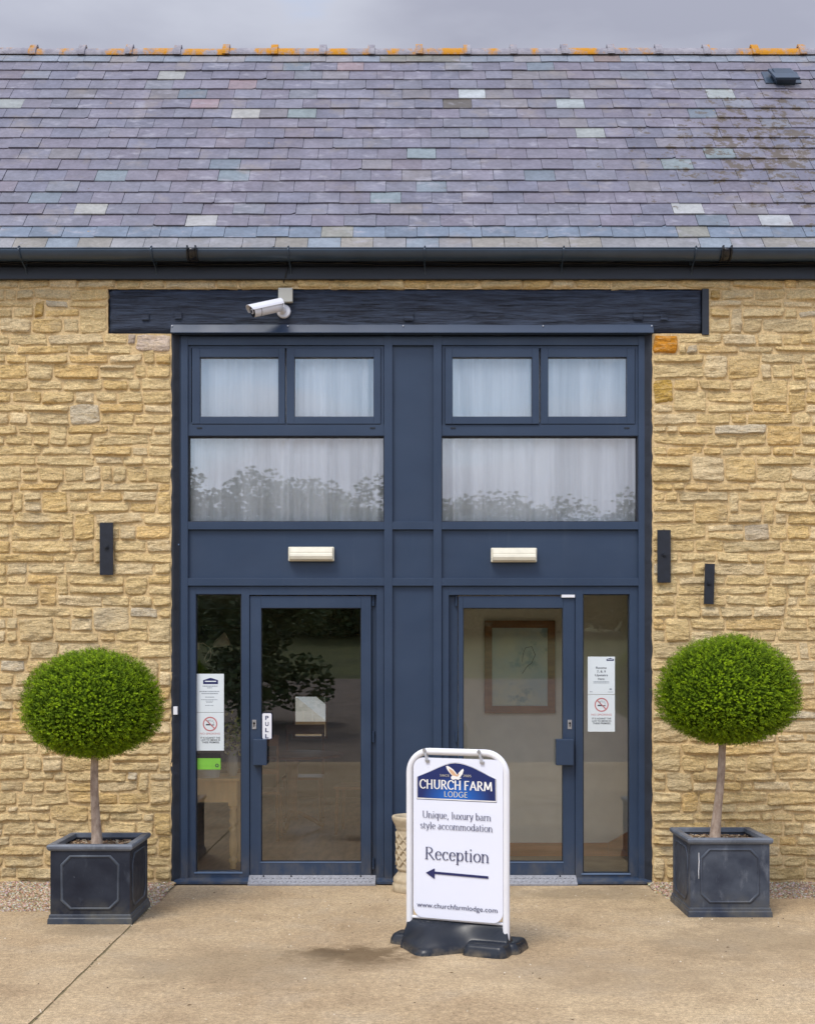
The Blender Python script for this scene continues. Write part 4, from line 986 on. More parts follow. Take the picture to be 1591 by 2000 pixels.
# ------------------------------------------------------------------ lettering
def arcp(cx, cy, rx, ry, a0, a1):
    n = max(4, int(abs(a1 - a0) / 15)); return [(cx + rx * math.cos(R(a0 + (a1 - a0) * i / n)), cy + ry * math.sin(R(a0 + (a1 - a0) * i / n))) for i in range(n + 1)]
def ln(*p): return [(p[i], p[i + 1]) for i in range(0, len(p), 2)]
def sf(x, y, w=.17): return ('s', x, y, w)
GL = {
 'n': (.50, [ln(.09, .45, .09, 0), arcp(.24, .27, .15, .16, 160, 0) + [(.39, 0)], sf(.09, 0), sf(.39, 0), sf(.05, .43, .08)]),
 'm': (.78, [ln(.09, .45, .09, 0), arcp(.23, .27, .14, .16, 160, 0) + [(.37, 0)], arcp(.51, .27, .14, .16, 160, 0) + [(.65, 0)], sf(.09, 0), sf(.37, 0), sf(.65, 0), sf(.05, .43, .08)]),
 'u': (.50, [[(.10, .45)] + arcp(.24, .16, .14, .15, 180, 340), ln(.39, .45, .39, 0), sf(.06, .43, .1), sf(.35, .43, .1), sf(.43, .015, .08)]),
 'i': (.27, [ln(.13, .45, .13, 0), sf(.13, 0), sf(.09, .43, .08), ln(.13, .66, .13, .58)]),
 'l': (.27, [ln(.13, .68, .13, 0), sf(.13, 0), sf(.09, .66, .08)]),
 'q': (.50, [arcp(.22, .22, .16, .22, 0, 360), ln(.39, .45, .39, -.2), sf(.39, -.2)]),
 'e': (.44, [arcp(.22, .22, .17, .22, 12, 320), ln(.07, .25, .38, .25)]),
 'o': (.50, [arcp(.25, .22, .19, .22, 0, 360)]),
 'c': (.44, [arcp(.24, .22, .18, .22, 48, 318), ln(.34, .38, .35, .33)]),
 'a': (.44, [arcp(.18, .12, .12, .12, 75, 330), ln(.17, .24, .31, .29), arcp(.2, .33, .11, .11, 155, 0) + [(.31, .04), (.36, .02), (.41, .05)]]),
 'b': (.50, [ln(.09, .68, .09, 0), arcp(.26, .22, .16, .22, 0, 360), sf(.05, .66, .08)]),
 'd': (.50, [ln(.39, .68, .39, 0), arcp(.22, .22, .16, .22, 0, 360), sf(.35, .66, .08), sf(.43, .015, .08)]),
 'p': (.50, [ln(.09, .45, .09, -.2), arcp(.26, .22, .16, .22, 0, 360), sf(.09, -.2), sf(.05, .43, .08)]),
 'r': (.34, [ln(.09, .45, .09, 0), arcp(.24, .27, .14, .16, 160, 45), sf(.09, 0), sf(.05, .43, .08)]),
 's': (.38, [arcp(.19, .335, .11, .105, 25, 270) + arcp(.19, .12, .13, .11, 85, -155)]),
 't': (.29, [[(.12, .57)] + arcp(.2, .1, .08, .1, 180, 310), ln(.02, .43, .26, .43)]),
 'x': (.47, [ln(.06, .44, .40, 0), ln(.39, .44, .07, 0), sf(.07, .44, .14), sf(.39, .44, .12), sf(.07, 0, .12), sf(.40, 0, .14)]),
 'y': (.47, [ln(.07, .44, .24, .03), ln(.40, .44, .19, -.15, .10, -.20), sf(.07, .44, .14), sf(.40, .44, .12)]),
 ',': (.25, [ln(.11, .05, .11, 0, .06, -.11)]), ' ': (.25, []),
 'U': (.72, [[(.14, .66)] + arcp(.37, .21, .23, .21, 180, 360) + [(.60, .66)], sf(.14, .65, .2), sf(.60, .65, .18)]),
 'R': (.67, [ln(.14, .66, .14, 0), ln(.08, .645, .3, .645) + arcp(.3, .49, .18, .155, 85, -90) + [(.14, .335)], ln(.28, .335, .58, 0), sf(.14, 0, .2), sf(.6, 0, .12)]),
 'C': (.66, [arcp(.36, .33, .30, .33, 42, 318), ln(.575, .60, .585, .48)]),
 'H': (.70, [ln(.12, .66, .12, 0), ln(.56, .66, .56, 0), ln(.12, .34, .56, .34), sf(.12, .65), sf(.56, .65), sf(.12, 0), sf(.56, 0)]),
 'F': (.56, [ln(.12, .66, .12, 0), ln(.12, .64, .50, .64), ln(.12, .34, .40, .34), sf(.12, 0)]),
 'A': (.66, [ln(.06, 0, .33, .66), ln(.32, .66, .60, 0), ln(.16, .22, .5, .22), sf(.06, 0, .1), sf(.6, 0, .1)]),
 'M': (.86, [ln(.10, 0, .15, .66), ln(.15, .66, .42, .08), ln(.42, .08, .69, .66), ln(.69, .66, .74, 0), sf(.10, 0, .12), sf(.74, 0, .12)]),
 'L': (.52, [ln(.12, .66, .12, 0), ln(.12, .02, .46, .02)]),
 'O': (.74, [arcp(.37, .33, .31, .33, 0, 360)]),
 'D': (.70, [ln(.12, .66, .12, 0), ln(.12, .645, .26, .645) + arcp(.28, .33, .33, .315, 90, -90) + [(.12, .015)]]),
 'G': (.72, [arcp(.37, .33, .31, .33, 42, 330), ln(.62, .30, .62, .06), ln(.44, .30, .66, .30)]),
 'E': (.54, [ln(.12, .66, .12, 0), ln(.12, .64, .48, .64), ln(.12, .34, .42, .34), ln(.12, .02, .49, .02)]),
 'S': (.50, [arcp(.25, .49, .17, .16, 25, 270) + arcp(.25, .165, .19, .155, 85, -155)]),
 'I': (.26, [ln(.13, .66, .13, 0)]), 'N': (.68, [ln(.12, 0, .12, .66), ln(.12, .66, .55, 0), ln(.55, 0, .55, .66)]),
 '2': (.5, [arcp(.25, .48, .17, .17, 160, -30) + [(.08, .02), (.44, .02)]]), '0': (.5, [arcp(.25, .33, .18, .33, 0, 360)]),
 '5': (.5, [ln(.40, .64, .14, .64, .12, .36), arcp(.22, .20, .19, .2, 110, -140)]),
}
def lettering(text, a=.042, b=.016, extra=0.0):
    """polygons of a broad-nib serif hand: list of (verts, faces) in em units, with total width"""
    out = []; x = 0; lift = 0
    for ch in text:
        adv, strokes = GL[ch]
        for st in strokes:
            lift = (lift + 1) % 7
            if st[0] == 's':
                _, sx, sy, w = st; h = max(.016, b * .9)
                out.append(([(x + sx - w / 2, sy - h, lift), (x + sx + w / 2, sy - h, lift), (x + sx + w / 2, sy + h, lift), (x + sx - w / 2, sy + h, lift)], [(0, 1, 2, 3)])); continue
            P_ = [Vector(p) for p in st]; n = len(P_); closed = (P_[0] - P_[-1]).length < 1e-4; vs = []
            for i in range(n):
                if closed: d = P_[(i + 1) % (n - 1)] - P_[(i - 1) % (n - 1)]
                else: d = P_[min(i + 1, n - 1)] - P_[max(i - 1, 0)]
                nn = Vector((-d.y, d.x)).normalized(); k = math.sqrt((a * nn.x) ** 2 + (b * nn.y) ** 2)
                sp = Vector((a * a * nn.x, b * b * nn.y)) / k
                vs += [(x + P_[i].x + sp.x, P_[i].y + sp.y, lift), (x + P_[i].x - sp.x, P_[i].y - sp.y, lift)]
            out.append((vs, [(2 * i, 2 * i + 1, 2 * i + 3, 2 * i + 2) for i in range(n - 1)]))
        x += adv + extra
    return out, x - extra
def sans(text, bold=0.0):
    cu = bpy.data.curves.new('t', 'FONT'); cu.body = text; cu.offset = bold; cu.resolution_u = 3
    o = bpy.data.objects.new('t', cu); S.collection.objects.link(o); bpy.context.view_layer.update()
    me = bpy.data.meshes.new_from_object(o.evaluated_get(bpy.context.evaluated_depsgraph_get()))
    vs = [(v.co.x, v.co.y, 0) for v in me.vertices]; fs = [tuple(p.vertices) for p in me.polygons]
    bpy.data.objects.remove(o); bpy.data.curves.remove(cu); bpy.data.meshes.remove(me)
    x0 = min(v[0] for v in vs); x1 = max(v[0] for v in vs); y0 = min(v[1] for v in vs); y1 = max(v[1] for v in vs)
    return [([(v[0] - x0, v[1], 0) for v in vs], fs)], x1 - x0

def put(name, mat_, parent, glyphs, width, x0, x1, z0, zh, y):
    """scale lettering so it spans x0..x1 with em height zh at baseline z0, on plane y of the parent"""
    g = G(); k = (x1 - x0) / width
    for vs, fs in glyphs: g.add([(x0 + a * k, y - .00012 * l_, z0 + b * zh) for a, b, l_ in vs], fs)
    return g.build(name, mat_, parent)

# notices stuck inside the glass -----------------------------------------
def sheet(name, px0, px1, pt, pb, label, y=.0735, m='paper', cat='notice'):
    e = empty(name, (fx((px0 + px1) / 2, y), y, fz((pt + pb) / 2, y)), label=label, cat=cat)
    hw = (fx(px1, y) - fx(px0, y)) / 2; hh = (fz(pt, y) - fz(pb, y)) / 2
    g = G(); g.box(-hw, hw, 0, .001, -hh, hh); g.build('sheet', MT[m], e)
    return e, (lambda px: fx(px, y) - e.location.x), (lambda py: fz(py, y) - e.location.z)
def sline(e, X, Z, text, px0, px1, base, cap, m, bold=0, y=-.0008):
    gl, w = sans(text, bold); put('lettering', MT[m], e, gl, w, X(px0), X(px1), Z(base), (Z(base - cap) - Z(base)) / .7, y)
def bars(e, X, Z, rows_, m='inkgrey', seed=1):   # print too small to read: short dashes
    g = G(); rnd = random.Random(seed)
    for (a, b, py, h) in rows_:
        x = a
        while x < b:
            w = min(b - x, rnd.uniform(1.6, 4.5)); g.box(X(x), X(x + w - .6), -.0008, -.0003, Z(py + h / 2), Z(py - h / 2)); x += w
    g.build('fine_print', MT[m], e)
def nosmoke(e, X, Z, cx, cy, r):
    g = G(); rr_ = X(cx + r) - X(cx); C0 = Vector((X(cx), -.0012, Z(cy))); pts = [C0 + Vector((rr_ * math.cos(R(a * 10)), 0, rr_ * math.sin(R(a * 10)))) for a in range(37)]
    vs = []
    for i, p in enumerate(pts): d = (p - C0).normalized() * rr_ * .09; vs += [p + d, p - d]
    g.add(vs, [(2 * i, 2 * i + 1, 2 * i + 3, 2 * i + 2) for i in range(36)])
    q = rr_ * .68; w = rr_ * .06; g.add([C0 + Vector(v) for v in ((-q - w, -.0002, q - w), (-q + w, -.0002, q + w), (q + w, -.0002, -q + w), (q - w, -.0002, -q - w))], [(0, 1, 2, 3)])
    g.build('red_circle', MT['red'], e)
    g = G(); g.box(X(cx - r * .62), X(cx + r * .1), -.001, -.0006, Z(cy + r * .2), Z(cy + r * .0)); g.box(X(cx + r * .15), X(cx + r * .62), -.001, -.0006, Z(cy + r * .2), Z(cy + r * .08))
    sm = [C0 + Vector((rr_ * a, .0001, rr_ * b)) for a, b in ((.0, .05), (-.3, .2), (-.1, .4), (-.35, .5), (.1, .62), (.15, .35), (.4, .55), (.55, .2), (.5, .0))]
    g.tube(sm, .0009, 4); g.build('cigarette', MT['ink'], e)
def minilogo(e, X, Z, a, b, top, bot):
    g = G(); m_ = (a + b) / 2
    g.poly([(X(a), -.001, Z(bot)), (X(b), -.001, Z(bot)), (X(b), -.001, Z(top + (bot - top) * .38)), (X(m_ + (b - a) * .15), -.001, Z(top + 1)), (X(m_), -.001, Z(top)), (X(m_ - (b - a) * .15), -.001, Z(top + 1)), (X(a), -.001, Z(top + (bot - top) * .38))], (0, .0006, 0))
    g.build('logo', MT['navy'], e)
    g = G(); g.box(X(a + (b - a) * .12), X(b - (b - a) * .12), -.0016, -.0011, Z(bot - (bot - top) * .35), Z(bot - (bot - top) * .52)); g.build('logo_line', MT['paper'], e)
e, X, Z = sheet('paper_notice', 384, 437.5, 1316, 1391, 'upper white paper notice with logo and small print on the left side light')
minilogo(e, X, Z, 397, 426, 1324, 1336)
bars(e, X, Z, [(396, 426, 1340, 1.8), (405, 415, 1343.4, 1.5), (390, 429, 1350.5, 1.8), (394, 426, 1354.5, 1.8), (401, 419, 1361.5, 1.5), (393, 426, 1366.5, 1.1), (402, 417, 1369.3, 1), (403, 416, 1371.7, 1), (401, 417, 1377.6, 1.2)], 'inkgrey')
e, X, Z = sheet('no_smoking_notice', 384, 437.5, 1391.7, 1466, 'lower no smoking notice with red circle on the left side light')
nosmoke(e, X, Z, 410.5, 1414, 13)
sline(e, X, Z, 'NO SMOKING', 391, 430, 1434.5, 3.6, 'red'); sline(e, X, Z, 'IT IS AGAINST THE', 392, 430, 1442.6, 3.4, 'ink', .01); sline(e, X, Z, 'LAW TO SMOKE IN', 393, 430, 1447, 3.4, 'ink', .01); sline(e, X, Z, 'THESE PREMISES.', 394.5, 429, 1451.6, 3.4, 'ink', .01)
e, X, Z = sheet('energy_sticker', 385.5, 431, 1481, 1503, 'small lime green sticker low on the left side light', m='green', cat='sticker')
bars(e, X, Z, [(388, 425, 1484, 1.2), (389, 395, 1494, 4), (396.5, 402, 1494, 4), (403.5, 409, 1494, 4), (410.5, 416, 1494, 4)], 'green', 3)
g = G(); g.tube([(X(424), -.0006, Z(1495)), (X(424), -.0012, Z(1495))], X(427.5) - X(424), 16); g.build('round_mark', MT['ink'], e)
g = G(); g.tube([(X(424), -.0013, Z(1495)), (X(424), -.0016, Z(1495))], X(425.8) - X(424), 16); g.build('round_mark_centre', MT['green'], e)
g = G(); g.box(X(386), X(430), 0.0002, .0012, Z(1480.5), Z(1471.5)); tg = g.build('dark_strip', MT['dark'], e)
e, X, Z = sheet('paper_notice', 1147, 1200, 1282.5, 1356, 'upper white paper notice about rooms upstairs on the right side light')
minilogo(e, X, Z, 1183.5, 1198, 1285, 1290.5)
sline(e, X, Z, 'Rooms', 1163, 1183.5, 1306.3, 4.4, 'ink', .012); sline(e, X, Z, '7, 8, 9', 1165, 1182, 1313.6, 4.2, 'ink', .012); sline(e, X, Z, 'Upstairs', 1161, 1186, 1320.6, 4.2, 'ink', .012); sline(e, X, Z, 'Here', 1167, 1179.5, 1328, 4.2, 'ink', .012)
bars(e, X, Z, [(1158, 1189, 1331.2, 1.2), (1158, 1189, 1333.8, 1.3), (1189.5, 1194, 1346, 3.2), (1186, 1197, 1351.5, 1), (1151, 1157, 1351, 1.5)], 'inkgrey')
e, X, Z = sheet('no_smoking_notice', 1147, 1200, 1356.8, 1429, 'lower no smoking notice with red circle on the right side light')
nosmoke(e, X, Z, 1174, 1376.5, 12.5)
sline(e, X, Z, 'NO SMOKING', 1154, 1193.5, 1397.6, 3.8, 'red'); sline(e, X, Z, 'IT IS AGAINST THE', 1155.5, 1192.5, 1405, 3.3, 'ink', .014); sline(e, X, Z, 'LAW TO SMOKE IN', 1155.5, 1192.5, 1409.8, 3.3, 'ink', .014); sline(e, X, Z, 'THESE PREMISES.', 1157, 1192, 1414.4, 3.3, 'ink', .014)
# PULL plate across the door stile
yq = .0475
e = empty('pull_sign', (fx(521.5, yq), yq, fz(1418, yq)), label='small white sign reading PULL on the left door', cat='sign')
def rrect(hw, hh, r, y, n=5):
    pts = []
    for cx, cz, a0 in ((hw - r, hh - r, 0), (-hw + r, hh - r, 90), (-hw + r, -hh + r, 180), (hw - r, -hh + r, 270)):
        pts += [(cx + r * math.cos(R(a0 + 90 * i / n)), y, cz + r * math.sin(R(a0 + 90 * i / n))) for i in range(n + 1)]
    return pts
hw, hh = 10 / 262, 26 / 262
g = G(); g.poly(rrect(hw, hh, .012, 0), (0, .003, 0)); g.build('border', MT['slateink'], e)
g = G(); g.poly(rrect(hw - .004, hh - .004, .010, -.0008), (0, .0006, 0)); g.build('plate', MT['white'], e)
for i, ch in enumerate('PULL'):
    gl, w = sans(ch, .03); zb = .062 - i * .0455; put('lettering', MT['slateink'], e, gl, w, -.013, .013, zb - .016, .031 / .72, -.0012)

# ------------------------------------------------------------------ sandstone urn behind the sign
uy = gp(770, 1744).y - .02 + .13
u = empty('stone_urn', (fx(765, uy) + .155, uy - .02, 0), label='pale sandstone urn with lattice pattern standing behind the sign', cat='urn')
g = G(); g.lathe([(.145, 0), (.150, .01), (.150, .055), (.140, .066), (.146, .075), (.142, .100), (.112, .135), (.108, .150)], 40); g.build('foot', MT['sandstone'], u)
zt = fz(1592, uy)
g = G(); g.lathe([(.108, .150), (.122, .162), (.124, .172), (.118, .180), (.122, zt - .11), (.120, zt - .10), (.128, zt - .092), (.128, zt - .08), (.132, zt - .07), (.152, zt - .03), (.155, zt - .008), (.150, zt), (.125, zt), (.118, zt - .02), (.1, zt - .08)], 40)
g.build('bowl', MT['sandstone'], u)
g = G()
for s_ in (-1, 1):
    for k in range(10):
        pts = []
        for i in range(15):
            v = i / 14; an = 2 * math.pi * k / 10 + s_ * v * 1.9; z = .19 + (zt - .31) * v; pts.append((.122 * math.cos(an), .122 * math.sin(an), z))
        g.tube(pts, .0085, 5)
g.build('lattice', MT['sandstone'], u)
g = G(); g.lathe([(.117, zt - .06), (.01, zt - .05)], 20); g.build('soil', MT['dark'], u)

# ------------------------------------------------------------------ pavement sign
SA = Vector((fx(800, 0) * 0 + (800 - PCX) / F * 7.50, 7.50 - D, 0)); SB = Vector(((988 - PCX) / F * 7.27, 7.27 - D, 0))
uu = (SB - SA).normalized(); SC = (SA + SB) / 2; half = (SB - SA).length / 2; nn_ = Vector((uu.y, -uu.x, 0))
if nn_.y > 0: nn_ = -nn_
rz = math.atan2(uu.y, uu.x)
sign = empty('pavement_sign', SC, rz, label='white framed swing sign for Church Farm Lodge reception on black rubber base', cat='sign')
def SGN(px, py, off=0):                         # photo pixel on the sign's plane -> local (u, z)
    o_ = SC + nn_ * off; dirx, diry = (px - PCX) / F, 1.0
    # camera (0,-D); point = (0,-D)+t*(dirx,1); solve dot with nn_
    t_ = ((o_.x) * nn_.x + (o_.y + D) * nn_.y) / (dirx * nn_.x + nn_.y)
    p = Vector((dirx * t_, t_ - D, EYE + (H - py) / F * t_)); return (p - SC).dot(uu), p.z
zt = SGN(890, 1469)[1]; r = .125
pts = [(-half, 0, .05), (-half, 0, .4), (-half, 0, zt - r)]
pts += [(-half + r - r * math.cos(R(a)), 0, zt - r + r * math.sin(R(a))) for a in range(10, 91, 10)]
pts += [(half - r + r * math.sin(R(a)), 0, zt - r + r * math.cos(R(a))) for a in range(0, 90, 10)] + [(half, 0, zt - r), (half, 0, .4), (half, 0, .05)]
g = G(); g.tube(pts, .0205, 14); g.tube([(-half, 0, .165), (half, 0, .165)], .010, 8); g.build('frame', MT['white'], sign)
PO = .022                                       # panel stands this far in front of the tube centre
pl = SGN(807, 1600, PO)[0]; pr_ = SGN(981.5, 1600, PO)[0]; ptop = SGN(890, 1481.5, PO)[1]; pbot = SGN(890, 1797, PO)[1]
cxp, czp = (pl + pr_) / 2, (ptop + pbot) / 2; hw, hh = (pr_ - pl) / 2, (ptop - pbot) / 2
g = G(); g.poly([(a + cxp, b, c_ + czp) for a, b, c_ in rrect(hw, hh, .062, -PO, 8)], (0, .005, 0)); pnl = g.build('panel', MT['signwhite'], sign)
for px in (830, 936.5):
    uq = SGN(px, 1480, PO)[0]
    g = G(); g.tube([(uq - .004, -.024, zt + .008), (uq - .004, -.030, zt + .008)], .011, 10)
    g.poly([(uq - .010, -.026, zt + .006), (uq + .004, -.026, zt + .006), (uq + .022, -.032, zt - .050), (uq + .006, -.032, zt - .050)], (0, .003, 0))
    g.tube([(uq - .022 * 0 + .002, .0, zt - .022), (uq + .016, -.02, zt - .034)], .006, 6); g.box(uq + .004, uq + .028, -.034, -.012, zt - .060, zt - .046)
    g.build('clip', MT['steel'], sign, .0008)
FR = -PO - .0012
def SP_(px, py): a, z = SGN(px, py, PO); return a, z
# logo shield
def P5(a, b): return SP_(760 + a / 5.893, 1470 + b / 5.893)
sh = [(315, 278), (450, 222), (560, 170), (640, 136), (700, 118), (755, 112), (815, 118), (880, 136), (960, 165), (1080, 228), (1150, 268), (1232, 308), (1235, 577), (315, 535)]
def inset(pts, k):
    c_ = Vector((sum(p[0] for p in pts) / len(pts), sum(p[1] for p in pts) / len(pts)))
    return [((p[0] - c_.x) * (1 - k * .72) + c_.x, (p[1] - c_.y) * (1 - k * 1.9) + c_.y) for p in pts]
P_ = [P5(*p) for p in sh]
for k, (ins_, m_) in enumerate(((0, 'slateink'), (.011, 'offwhite'), (.034, 'logo'))):
    q = inset(P_, ins_); g = G(); g.poly([(a, FR - .0009 * k, b) for a, b in reversed(q)], (0, .0006, 0)); g.build(('logo_border', 'logo_keyline', 'logo_field')[k], MT[m_], sign)
FL = FR - .0032
def sg(text, l, r_, base_l, base_r, cap, m_, font='nib', a=.042, b=.016, extra=.0, name='lettering', capfrac=.66, bold=0):
    (x0, z0), (x1, z1) = SP_(l, base_l), SP_(r_, base_r)
    gl, w = lettering(text, a, b, extra) if font == 'nib' else sans(text, bold)
    zh = abs(SP_((l + r_) / 2, (base_l + base_r) / 2 - cap)[1] - SP_((l + r_) / 2, (base_l + base_r) / 2)[1]) / capfrac
    return put(name, MT[m_], sign, gl, w, x0, x1, (z0 + z1) / 2, zh, FL)
sg('CHURCH FARM', 819.5, 962, 1540, 1543.6, 17, 'offwhite', a=.072, b=.034)
sg('LODGE', 867, 913.5, 1556.3, 1557.4, 10.5, 'cream2', a=.05, b=.03, extra=.04)
sg('SINCE', 859, 878, 1516.4, 1516.6, 4.0, 'cream2', a=.045, b=.03, extra=.08)
sg('2005', 904.5, 920.5, 1517.2, 1517.6, 4.2, 'cream2', a=.045, b=.03, extra=.08)
sg('Unique, luxury barn', 824.5, 959, 1597.3, 1602.8, 13.5, 'slateink', a=.040, b=.014)
sg('style accommodation', 820.5, 962, 1617.5, 1625, 13.8, 'slateink', a=.040, b=.014, capfrac=.68)
sg('Reception', 829, 955.5, 1676.8, 1685.5, 24, 'slateink', a=.042, b=.015)
sg('www.churchfarmlodge.com', 814.3, 971, 1769.7, 1783.5, 10.0, 'slateink', font='sans', capfrac=.72)
g = G()
ar = [(831.6, 1704.2), (848.8, 1695.8), (848.8, 1701.9), (953.4, 1711.3), (953.4, 1716.2), (848.8, 1706.6), (848.8, 1716.5)]
g.poly([(SP_(*p)[0], FL, SP_(*p)[1]) for p in reversed(ar)], (0, .0006, 0)); g.build('arrow', MT['navy'], sign)
# owl
def owl(name, pts, m_, k):
    g = G(); g.poly([(P5(*p)[0], FL - .0007 * k, P5(*p)[1]) for p in reversed(pts)], (0, .0005, 0)); g.build(name, MT[m_], sign)
owl('owl_wing', [(655, 155), (672, 150), (700, 165), (740, 195), (765, 225), (790, 262), (760, 290), (725, 262), (700, 235), (680, 210), (664, 182)], 'offwhite', 1)
owl('owl_wing_shade', [(690, 180), (735, 205), (765, 240), (785, 268), (752, 282), (722, 252), (698, 215)], 'tan', 2)
owl('owl_wing', [(775, 268), (800, 232), (830, 200), (852, 184), (858, 205), (845, 245), (820, 280), (795, 292)], 'offwhite', 1)
owl('owl_wing_shade', [(775, 268), (798, 238), (806, 246), (790, 276)], 'tan', 2)
owl('owl_body', [(712, 278), (730, 264), (760, 268), (800, 280), (838, 296), (815, 300), (800, 312), (770, 304), (735, 312), (716, 300)], 'offwhite', 3)
# base: one moulded block, height field over (u, n)
def base_h(u, n):                              # n > 0 towards the camera
    def sst(a, b, x): t_ = max(0, min(1, (x - a) / (b - a))); return t_ * t_ * (3 - 2 * t_)
    h = 0
    # the sail: ridge along the frame sweeping down to a low rounded nose
    if n >= -.02:
        wdt = .06 + .20 * math.exp(-((u + .12) / .15) ** 2)
        if abs(u) < half + .015:
            t_ = max(0, n) / wdt
            if t_ < 1: h = max(h, (.155 - .112 * sst(0, 1, t_ ** .8)) * (1 - t_ ** 14) ** .5)
    else:
        wdt = .06 + .20 * math.exp(-((u - .12) / .15) ** 2)
        if abs(u) < half + .015:
            t_ = -n / wdt
            if t_ < 1: h = max(h, (.155 - .112 * sst(0, 1, t_ ** .8)) * (1 - t_ ** 14) ** .5)
    # four low feet
    for (a0, a1, b0, b1, hh_) in ((.08, .34, .0, .155, .066), (-.34, -.08, -.155, .0, .066), (-.42, -.24, -.13, .035, .062), (.24, .375, -.20, .035, .062)):
        rr_ = .045
        dx = max(a0 + rr_ - u, u - (a1 - rr_), 0); dy = max(b0 + rr_ - n, n - (b1 - rr_), 0); dd_ = math.hypot(dx, dy) / rr_
        if dd_ < 1: h = max(h, hh_ * (1 - dd_ ** 3.5) ** .5)
    return h
g = G(); NU, NN = 300, 190; idx = {}; vs = []; fs = []
U0, U1, N0, N1 = -.45, .45, -.30, .30
hgt = [[base_h(U0 + (U1 - U0) * i / NU, N0 + (N1 - N0) * j / NN) for i in range(NU + 1)] for j in range(NN + 1)]
for _ in range(4):                              # soften the mould edges
    h2 = [row[:] for row in hgt]
    for j in range(1, NN):
        for i in range(1, NU):
            if hgt[j][i] > 0:
                ns = [hgt[b][a] for a, b in ((i - 1, j), (i + 1, j), (i, j - 1), (i, j + 1)) if hgt[b][a] > 0]
                h2[j][i] = .4 * hgt[j][i] + .6 * sum(ns) / len(ns) if ns else hgt[j][i]
    hgt = h2
for j in range(NN + 1):
    for i in range(NU + 1): vs.append((U0 + (U1 - U0) * i / NU, -(N0 + (N1 - N0) * j / NN), max(hgt[j][i], .0005)))
for j in range(NN):
    for i in range(NU):
        q = [(j, i), (j, i + 1), (j + 1, i + 1), (j + 1, i)]
        if any(hgt[a][b] > 0 for a, b in q): fs.append([a * (NU + 1) + b for a, b in q][::-1])
used = sorted({i for f in fs for i in f}); mp_ = {o_: k for k, o_ in enumerate(used)}
g.add([vs[i] for i in used], [[mp_[i] for i in f] for f in fs], sm=True)
bs = g.build('base', MT['rubber'], sign)

